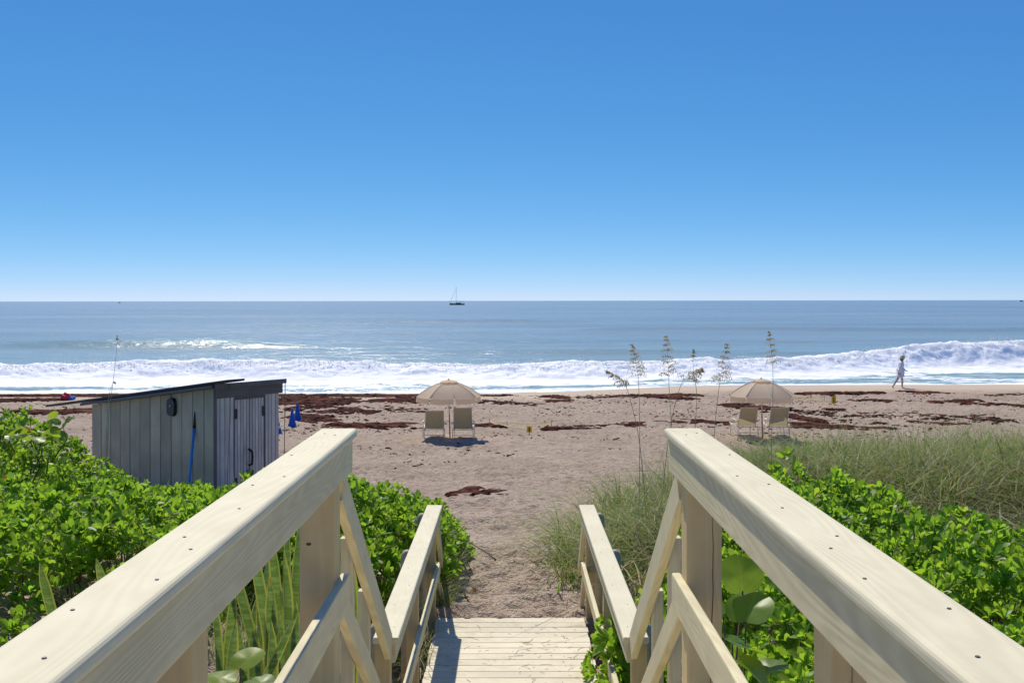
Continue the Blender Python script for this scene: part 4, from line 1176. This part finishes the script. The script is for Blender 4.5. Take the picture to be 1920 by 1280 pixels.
    V, Fc = join_vf(parts); so_ = pyd('stem', V, Fc, M['dead'], t, True); so_['kind'] = 'stuff'
    # grass blades and litter poking through
    nb = int(n * .45); s_ = rng.choice(n, nb); Pb = Pa[s_].copy(); Pb[:, 2] -= rng.uniform(.12, .35, nb); Pb[:, :2] += rng.normal(0, .08, (nb, 2))
    ok = ~((np.abs(Pb[:, 0]) < .86) & (Pb[:, 1] < 10.3)); Pb = Pb[ok]; nb = len(Pb)
    patch = fbm(Pb[:, 0] * .8, Pb[:, 1] * .8, 2, seed + 31) > .52; Pb = Pb[patch]; nb = len(Pb)
    V, Fc, luv = blades(nb, Pb, rng.uniform(.22, .48, nb), rng.uniform(.005, .010, nb), rng.uniform(.1, .9, nb), rng)
    go = fast('grass_blades', V, Fc, M['grass'], t, attr={'luv': luv}); go['kind'] = 'stuff'
    return t

one = lambda x, d: np.ones_like(x)
def m_left(x, d):      # thicket left of the boardwalk, up to the shed
    m = sstep(7.4, 8.6, d - .5 * np.maximum(0, x + 3.2)) * (1 - sstep(15.6, 17.2, d)) * (1 - sstep(-2.6, -1.9, x + .35 * (fbm(d, d*0, 2, 4) - .5)))
    return m
shrub('shrub', 'wide bright green leafy thicket on the left in front of the shed', (-11, -1.6), (7, 17.4), m_left,
      lambda x, d: .66 - .36 * sstep(10.5, 14.5, d) * (1 - sstep(5.6, 7.2, -x)) + .52 * sstep(5.0, 6.9, -x) * sstep(9, 12, d), 201)
def m_path(x, d):      # rounded shrub between the low left railing and the path
    ex = -.40 - .10 * (d - 12.5)**2 * .5
    return (1 - sstep(ex - .55, ex, x)) * sstep(-3.0, -2.3, x) * sstep(8.6, 9.8, d + .35 * np.maximum(0, x + 1.0) * -1) * (1 - sstep(14.2, 15.2, d)) * np.where((x > -.85) & (d < 10.9), 0, 1)
shrub('shrub', 'rounded leafy green shrub between the low left railing and the sandy path', (-3.0, -.2), (8.5, 15.3), m_path, lambda x, d: .68 - .22 * sstep(10.5, 14, d), 202, .092)
def m_right(x, d):     # low mass along the right railing
    far = np.interp(x, [.9, 1.4, 2.2, 3.1, 3.6, 4.1, 4.6, 5.2], [9.6, 10.2, 11.6, 12.6, 11.8, 10.6, 8.8, 6.5]) + .8 * (fbm(x * 1.3, d * 1.3, 2, 77) - .5)
    return sstep(.86, 1.25, x) * sstep(4.6, 5.2, d) * (1 - sstep(far - .7, far, d))
shrub('shrub', 'wide low green thicket along the outside of the right railing', (.85, 8.5), (4.6, 13.6), m_right, lambda x, d: .46 + .22 * sstep(1.2, 2.6, x), 203, .097)
def m_step(x, d): return sstep(.58, .66, x) * (1 - sstep(1.0, 1.15, x)) * sstep(6.9, 7.5, d) * (1 - sstep(8.3, 8.9, d))
shrub('shrub', 'small leafy shrub poking out under the low right railing', (.58, 1.2), (6.8, 9.0), m_step, lambda x, d: .66 + 0*x, 204, .085, 150, clear=.60)

# --- beach grass
def grass_mass():
    rng = np.random.default_rng(301)
    n0 = 84000; x = rng.uniform(.2, 11.5, n0); d = rng.uniform(8.6, 20.5, n0)
    far = np.interp(x, [.9, 1.4, 2.2, 3.1, 3.6, 4.1, 4.6, 5.2, 13], [9.6, 10.2, 11.4, 12.3, 11.5, 10.3, 8.5, 8, 8])
    edge = np.interp(d, [10, 11, 12, 13.5, 15, 16, 17, 19, 21], [1.0, .52, .30, .22, .35, .7, 1.3, 2.8, 4.6])
    tuft = .55 * fbm(x * 1.5, d * 1.5, 3, 303) + .45 * fbm(x * 4.2, d * 4.2, 2, 307)
    m = sstep(0, .6, x - edge) * sstep(-1.0, .2, d - far + .4) * (1 - sstep(18.5, 21.0, d - .10 * x))
    k = (rng.random(n0) < m * np.clip((tuft - .42) * 5.0, .03, 1)) & (np.abs(x) < .58 * d + 1)
    k &= ~((x < .95) & (d < 11.0))
    x, d, tuft, m = x[k], d[k], tuft[k], m[k]; n = len(x)
    P = np.stack([x, d, ground(x, d) - .02], 1)
    h = rng.uniform(.30, .78, n) * (.62 + .85 * np.clip(tuft - .3, 0, .6)) * (.55 + .45 * m)
    h *= 1 + .22 * sstep(4, 8, x)
    V, Fc, luv = blades(n, P, h * 1.5, rng.uniform(.011, .021, n), rng.uniform(.3, 1.5, n), rng, 5, .4)
    tone = fbm(x * .7, d * .7, 3, 305)
    z = np.where(rng.random(n) < sstep(.35, .65, tone), rng.uniform(0, .3, n), rng.uniform(.2, .95, n)); luv[:, 2] = np.repeat(z, 12)
    o = fast('dune_grass', V, Fc, M['grass'], attr={'luv': luv})
    tag(o, 'long arching green and straw coloured grass covering the right dune', 'grass', kind='stuff')
    # dead stalks, brownish, upright and thin
    n = 15000; x = rng.uniform(.6, 10, n); d = rng.uniform(9.6, 18.8, n)
    k = (fbm(x * 1.1, d * 1.1, 3, 311) > .47) & (x > np.interp(d, [10, 11, 12, 13.5, 15, 17, 19], [1.2, .9, .8, 1.2, 1.7, 2.4, 3.5])) & (d > np.interp(x, [.9, 1.4, 2.2, 3.1, 3.6, 4.1, 4.6, 5.2, 13], [9.6, 10.2, 11.4, 12.3, 11.5, 10.3, 8.5, 8, 8]))
    x, d = x[k], d[k]; n = len(x)
    V, Fc, luv = blades(n, np.stack([x, d, ground(x, d) - .02], 1), rng.uniform(.3, .95, n), rng.uniform(.009, .016, n), rng.uniform(.1, 1.1, n), rng, 4, .5)
    o = fast('dry_grass', V, Fc, M['straw'], attr={'luv': luv}); tag(o, 'dry brown grass stalks mixed through the right dune grass', 'grass', kind='stuff')
    # long pale blades arching over the top of the mass
    n = 5200; x = rng.uniform(.5, 10.5, n); d = rng.uniform(9.6, 19, n)
    far = np.interp(x, [.9, 1.4, 2.2, 3.1, 3.6, 4.1, 4.6, 5.2, 13], [9.6, 10.2, 11.4, 12.3, 11.5, 10.3, 8.5, 8, 8])
    k = (d > far) & (x > np.interp(d, [10, 11, 12, 13.5, 15, 16, 17, 19], [1.2, .8, .6, .5, .7, 1.0, 1.6, 3.2])) & (fbm(x * 1.3, d * 1.3, 3, 331) > .42); x, d = x[k], d[k]; n = len(x)
    V, Fc, luv = blades(n, np.stack([x, d, ground(x, d)], 1), rng.uniform(.75, 1.25, n), rng.uniform(.016, .027, n), rng.uniform(.6, 1.8, n), rng, 6, .3)
    luv[:, 2] = np.repeat(rng.choice([.12, .22, .30, .42, .55, .62, .70], n), 14)
    o = fast('arching_grass', V, Fc, M['grass'], attr={'luv': luv}); tag(o, 'long wide arching blades standing out of the right dune grass', 'grass', kind='stuff')
    # fine tall wisps at the path edge and along the crest
    n = 900; x = rng.uniform(.6, 7, n); d = rng.uniform(11.5, 17, n); k = x > np.interp(d, [11, 12, 13.5, 15, 17], [.7, .6, .95, 1.4, 2.2]); x, d = x[k], d[k]; n = len(x)
    V, Fc, luv = blades(n, np.stack([x, d, ground(x, d)], 1), rng.uniform(.7, 1.35, n), rng.uniform(.004, .007, n), rng.uniform(0, .35, n), rng, 5, .18)
    luv[:, 2] = .1 + .3 * luv[:, 2]
    o = fast('tall_grass', V, Fc, M['grass'], attr={'luv': luv}); tag(o, 'thin tall upright grass stems above the right dune grass', 'grass', kind='stuff')
    # tuft hanging over the left edge of the lower deck
    n = 90; x = rng.uniform(-.78, -.66, n); d = rng.uniform(8.4, 9.7, n)
    V, Fc, luv = blades(n, np.stack([x, d, np.full(n, LD - .02)], 1), rng.uniform(.15, .42, n), rng.uniform(.004, .008, n), rng.uniform(.5, 1.5, n), rng, 6, .5)
    luv[:, 2] *= .5
    o = fast('deck_grass', V, Fc, M['grass'], attr={'luv': luv}); tag(o, 'thin grass tuft bending over the left edge of the lower deck', 'grass', kind='stuff')
    # sparse tufts: path edge by the left shrub, under the left thicket
    n = 2600; x = rng.uniform(-1.15, -.6, n); d = rng.uniform(10.3, 12.2, n)
    x2 = rng.uniform(-3.3, -.95, 5200); d2 = rng.uniform(5.6, 11, 5200); x = np.concatenate([x, x2]); d = np.concatenate([d, d2])
    k = fbm(x * 2.5, d * 2.5, 2, 321) > .5; x, d = x[k], d[k]; n = len(x)
    V, Fc, luv = blades(n, np.stack([x, d, ground(x, d)], 1), rng.uniform(.15, .55, n), rng.uniform(.004, .009, n), rng.uniform(.2, 1.2, n), rng, 4, .5)
    o = fast('wild_grass', V, Fc, M['grass'], attr={'luv': luv}); tag(o, 'tangled pale grass growing around the left railings', 'grass', kind='stuff')
grass_mass()

# --- sea oats: tall seeded stalks
def sea_oat(label, path, head_from, d, seed, size=1.0):
    rng = np.random.default_rng(seed); pts = [px(x, y, d) for x, y in path]
    base = pts[0].copy(); g0 = gz(base.x, d); pts[0].z = min(pts[0].z, g0 - .02)
    # smooth the path
    P = []
    for i in range(len(pts) - 1):
        p0 = pts[max(i-1, 0)]; p1 = pts[i]; p2 = pts[i+1]; p3 = pts[min(i+2, len(pts)-1)]
        for s in range(6):
            t = s/6; P.append(.5*((2*p1) + (p2-p0)*t + (2*p0-5*p1+4*p2-p3)*t*t + (3*p1-p0-3*p2+p3)*t**3))
    P.append(pts[-1]); n = len(P)
    t = thing('sea_oat', label, 'grass stalk', P[0], 'tall seeded grass stalks on the dune')
    tube('stalk', P, [.0048 * (1 - .7*i/n) for i in range(n)], M['oat'], t, 5)
    V = []; Fc = []; h0 = int(n * head_from); side = Vector((1, 0, 0))
    for i in range(h0, n):
        f = (i - h0) / max(1, n - 1 - h0); p = P[i]; tan = (P[min(i+1, n-1)] - P[i-1]).normalized()
        for k in range(6 if f < .85 else 4):
            L_ = size * (.105 * (1 - f)**.8 + .025) * rng.uniform(.6, 1.15); sgn = 1 if rng.random() < .62 else -1
            dr = (tan * rng.uniform(.5, 1.2) + Vector((sgn * rng.uniform(.3, .8), rng.uniform(-.5, .5), 0))).normalized()
            q0 = p; branch = [q0]
            for s in range(1, 5):
                dr2 = (dr + Vector((0, 0, -.28 * s))).normalized(); q0 = q0 + dr2 * L_/4; branch.append(q0)
            v, fc = tube_vf(branch, .0016, 3, False); o = len(V); V += v; Fc += [tuple(x + o for x in q) for q in fc]
            for s in range(1, 5):                     # spikelets hang from the branch
                c = branch[s]; w = .006 * rng.uniform(.7, 1.3); l = .026 * rng.uniform(.7, 1.3); dn = (Vector((rng.normal(0, .4), rng.normal(0, .4), -1))).normalized()
                o = len(V); a = dn.cross(Vector((rng.normal(), rng.normal(), .1))).normalized() * w
                b = dn.cross(a).normalized() * w * .4
                V += [c, c + dn*l*.5 + a, c + dn*l, c + dn*l*.5 - a, c + dn*l*.5 + b]; Fc += [(o, o+1, o+4), (o+1, o+2, o+4), (o+2, o+3, o+4), (o+3, o, o+4), (o, o+3, o+2, o+1)]
    if V: so_ = pyd('seed_head', V, Fc, M['oatseed'], t)
    # a few long leaves from the foot
    nb = 6; Pb = np.repeat(np.array([[P[1].x, d, gz(P[1].x, d)]]), nb, 0) + rng.normal(0, .02, (nb, 3)); 
    v, f, a = blades(nb, Pb, rng.uniform(.5, 1.0, nb), np.full(nb, .009), rng.uniform(.2, .9, nb), rng, 6, .25)
    for k in range(nb):
        vv = v[k*14:(k+1)*14]; fast('leaf_blade', vv, np.array([[2*i, 2*i+1, 2*i+3, 2*i+2] for i in range(6)]), M['grass'], t, attr={'luv': a[k*14:(k+1)*14]})
M['oat'] = simple('oat_stalk', (.42, .38, .20), .7, .3, 20)
M['oatseed'] = fabric('oat_seed', (.72, .62, .43), (.85, .74, .52), .5)
sea_oat('seeded grass stalk with feathery head, second from the left of those above the right railing', [(1196, 1000), (1199, 860), (1198, 740), (1194, 690), (1184, 646)], .66, 12.6, 401)
sea_oat('straight tall grass stalk with narrow seed head, third from the left above the right railing', [(1268, 1000), (1262, 850), (1255, 740), (1253, 690), (1249, 631)], .66, 12.4, 402)
sea_oat('grass stalk whose heavy seed head droops to the right, above the right railing post', [(1232, 1000), (1252, 830), (1272, 735), (1290, 705), (1314, 690)], .66, 12.4, 403, 1.25)
sea_oat('grass stalk with full one-sided seed head, just left of the right umbrella', [(1332, 1000), (1338, 830), (1347, 735), (1353, 700), (1362, 646)], .60, 13.0, 404, 1.2)
sea_oat('very tall grass stalk with slim seed head crossing the right umbrella', [(1444, 1000), (1446, 840), (1449, 735), (1448, 680), (1441, 622)], .72, 13.4, 405, .8)
sea_oat('grass stalk bowed to the left with a thin drooping head, leftmost above the right railing', [(1216, 1000), (1200, 840), (1180, 745), (1166, 715), (1138, 695)], .62, 12.2, 406, .9)
sea_oat('bare thin grass stalk between the drooping head and its neighbours, with a sparse tip', [(1296, 1000), (1302, 830), (1306, 740), (1300, 700), (1300, 655)], .9, 12.8, 407, .3)
sea_oat('single thin grass stalk rising above the shed roof on the left', [(196, 900), (203, 790), (209, 735), (216, 680), (220, 628)], .93, 14.6, 408, .15)
sea_oat('thin bent grass stem beside the single stalk above the shed roof', [(196, 910), (200, 800), (203, 750), (207, 728), (213, 715)], .97, 14.7, 409, .2)

# --- sea grape shrubs with big round leaves
def grape_leaf_mesh(seed):
    rng = np.random.default_rng(seed); V = [(0, 0, 0)]; A = [(0, .08, .5)]; Fc = []; n = 22
    for r_ in (.45, .8, 1.0):
        for k in range(n):
            a = 2*math.pi*k/n; notch = 1 - .22 * math.exp(-((a - math.pi)/.35)**2)
            rad = r_ * notch * (1 + .04*math.sin(3*a + seed)); x = rad*math.cos(a) + .75; y = rad*math.sin(a) * 1.06
            V.append((x, y, .16*y*y - .10*(x - .6)**2 + .03*math.sin(4*a + seed)*r_)); A.append((y, x/2, .5))
    V[0] = (.75, 0, 0); A[0] = (0, .37, .5)
    V = np.array(V); 
    Fq = []
    for k in range(n): Fq.append((0, 1+k, 1+(k+1) % n, 1+(k+1) % n))
    me = bpy.data.meshes.new('leaf')
    faces = [(0, 1+k, 1+(k+1) % n) for k in range(n)]
    for q in range(2):
        for k in range(n): a = 1+q*n+k; b = 1+q*n+(k+1) % n; faces.append((a, a+n, b+n, b))
    me.from_pydata([tuple(v) for v in V], [], faces); me.update()
    at = me.attributes.new('luv', 'FLOAT_VECTOR', 'POINT'); at.data.foreach_set('vector', np.array(A, np.float32).ravel())
    for p in me.polygons: p.use_smooth = True
    me.materials.append(M['grape']); return me
GL = [grape_leaf_mesh(s) for s in range(4)]
def put_leaf(t, p, size, tilt, az, k, name='leaf', mat=None):
    o = bpy.data.objects.new(name, GL[k % 4]); C.objects.link(o)
    o.matrix_basis = Matrix.Translation(p) @ Matrix.Rotation(az, 4, 'Z') @ Matrix.Rotation(tilt, 4, 'Y') @ Matrix.Diagonal((size, size, size, 1))
    return put(o, t)
def sea_grape(label, leaves, base, spread=False):
    t = thing('sea_grape', label, 'shrub', base)
    for i, (p, s, tilt, az) in enumerate(leaves):
        put_leaf(t, p, s, tilt, az, i); mid = (Vector(base) + p) / 2 + Vector((random.uniform(-.04, .04), random.uniform(-.04, .04), 0))
        if spread:
            if i % 4: continue
            mid = p - Vector((random.uniform(-.05, .05), random.uniform(-.05, .05), .15)); b_ = Vector((p.x + random.uniform(-.12, .12), p.y, p.z - .35))
            tube('stem', [b_, mid, p], [.010, .007, .004], M['dead'], t, 5)
        else: tube('stem', [base, mid, p], [.012, .008, .004], M['dead'], t, 5)
    return t
lv = [(px(1392, 1108, 5.35), .105, R(-65), R(95)), (px(1398, 1165, 5.2), .115, R(-35), R(60)), (px(1372, 1205, 5.1), .11, R(20), R(20)), (px(1385, 1235, 5.0), .10, R(35), R(-20)),
      (px(1355, 1150, 5.3), .09, R(-30), R(150)), (px(1345, 1270, 5.0), .11, R(30), R(-70)), (px(1420, 1262, 5.1), .085, R(-20), R(10)), (px(1335, 1120, 5.4), .08, R(-50), R(130))]
sea_grape('big round leaved plant just behind the right railing post', lv, (1.08, 5.25, gz(1.08, 5.25)))
lv = [(px(450, 1250, 5.2), .085, R(-25), R(60)), (px(470, 1272, 5.1), .08, R(10), R(-30)), (px(425, 1278, 5.0), .075, R(-10), R(140)), (px(455, 1300, 5.1), .08, R(20), R(20))]
sea_grape('round leaved seedling among the upright striped leaves on the left', lv, (-1.32, 5.2, gz(-1.32, 5.2)))
lv = []
rr = random.Random(5)
for i in range(74):
    x = rr.uniform(-40, 128); y = 775 + (x + 40) * .28 + abs(rr.gauss(0, 34)); d = rr.uniform(12.4, 14.0)
    lv.append((px(x, y, d), rr.uniform(.045, .085), R(rr.uniform(-75, 20)), rr.uniform(0, 6.28)))
for x, y in ((98, 690 + 92), (108, 795), (118, 800), (92, 800), (104, 812), (125, 790)):
    lv.append((px(x, y, 12.6), .06, R(rr.uniform(-80, -30)), rr.uniform(0, 6.28)))
sea_grape('taller round leaved shrub at the far left edge, left of the shed', lv, (-6.2, 13.2, gz(-6.2, 13.2)), True)

def withered(label, x, y, d, s, k):
    o = bpy.data.objects.new('withered_leaf', GL[k].copy()); C.objects.link(o); o.data.materials.clear(); o.data.materials.append(M['redleaf'])
    o.matrix_basis = Matrix.Translation(px(x, y, d)) @ Matrix.Rotation(k * 1.3, 4, 'Z') @ Matrix.Rotation(R(-50), 4, 'Y') @ Matrix.Diagonal((s, s, s, 1))
    tag(o, label, 'leaf', 'withered leaves')
withered('withered orange red leaf at the left edge of the picture on the thicket', 6, 903, 11.0, .075, 0)
withered('withered orange brown leaf above the big round leaves behind the right post', 1366, 1086, 5.5, .042, 1)
withered('small fallen orange leaf on the sandy path edge', 890, 1108, 10.9, .03, 2)
withered('small red leaf in the round leaved shrub at the far left', 55, 806, 12.6, .05, 3)

# --- snake plants: upright banded sword leaves
def sword(name, base, tip, w, face, t, rnd):
    base = Vector(base); tip = Vector(tip); ax = tip - base; L_ = ax.length; ax.normalize(); fx = Vector(face); fx = (fx - ax * fx.dot(ax)).normalized()
    nrm = ax.cross(fx); V = []; A = []; rows = 12
    for i in range(rows):
        f = i/(rows-1); ww = w/2 * np.interp(f, [0, .12, .5, .8, .93, 1], [.55, .7, 1.0, .9, .5, .04]); bend = .05*L_*math.sin(f*2.2 + rnd*6)*f
        for c in (-1, -.5, 0, .5, 1):
            p = base + ax*L_*f + fx*(c*ww + bend*.6) + nrm*(.45*ww*c*c + bend*.5 + .05*w*math.sin(f*9 + c*2 + rnd*9)); V.append(p); A.append((c, f, rnd))
    Fc = [(i*5+j, i*5+j+1, (i+1)*5+j+1, (i+1)*5+j) for i in range(rows-1) for j in range(4)]
    o = fast(name, np.array([tuple(v) for v in V]), np.array(Fc), M['snake'], t, attr={'luv': np.array(A)})
    return o
def snake_plant(label, leaves, d0):
    g = Vector((leaves[0][0][0], 0, 0)); b0 = px(leaves[0][0][0], leaves[0][0][1], d0)
    t = thing('snake_plant', label, 'plant', (b0.x, b0.y, gz(b0.x, b0.y)), 'upright banded sword leaved plants')
    for (bx, by), (tx, ty), w, dd in leaves:
        d = d0 + dd; B = px(bx, by, d); T_ = px(tx, ty, d + random.uniform(-.1, .1))
        g0 = gz(B.x, d) - .03
        if B.z > g0:                                   # run the leaf down into the ground
            k = (T_.z - g0) / max(.05, (T_.z - B.z)); k = min(k, 3.0); B = T_ + (B - T_) * k; B.z = max(B.z, g0 - .02); B.z = min(B.z, g0)
        sword('leaf', B, T_, w * 1.2, (1, random.uniform(-.5, .5), 0), t, random.random())
snake_plant('tall clump of upright banded leaves close behind the left railing post', [
    ((500, 1150), (485, 1000), .062, 0), ((520, 1160), (512, 985), .060, .2), ((545, 1120), (552, 955), .058, .3), ((468, 1130), (445, 1035), .06, .1), ((505, 1230), (497, 1085), .068, -.2),
    ((535, 1220), (540, 1030), .072, -.1), ((560, 1150), (560, 930), .055, .5), ((488, 1200), (500, 1010), .05, .4), ((530, 1130), (527, 975), .045, .6)], 6.2)
snake_plant('front clump of banded leaves at the bottom, left of the left railing post', [
    ((430, 1300), (437, 1155), .06, 0), ((478, 1310), (480, 1180), .075, .1), ((520, 1300), (520, 1145), .062, .2), ((498, 1310), (505, 1160), .06, -.2), ((405, 1230), (400, 1085), .05, .4),
    ((422, 1220), (430, 1100), .055, .5), ((540, 1290), (545, 1120), .06, .3), ((455, 1260), (470, 1120), .05, .6), ((490, 1190), (560, 1140), .045, -.3),
    ((415, 1290), (395, 1170), .045, .5), ((510, 1290), (535, 1175), .05, .0), ((465, 1300), (452, 1165), .045, .3), ((548, 1260), (528, 1090), .045, .7)], 5.7)
snake_plant('two short banded leaves showing above the cap of the left railing', [((100, 1140), (80, 1050), .06, 0), ((196, 1110), (184, 1042), .06, .3)], 7.0)
snake_plant('slim banded leaf showing between the post and the sloping left handrail', [((655, 1130), (668, 1035), .10, 0), ((668, 1210), (690, 1135), .07, .4)], 6.6)
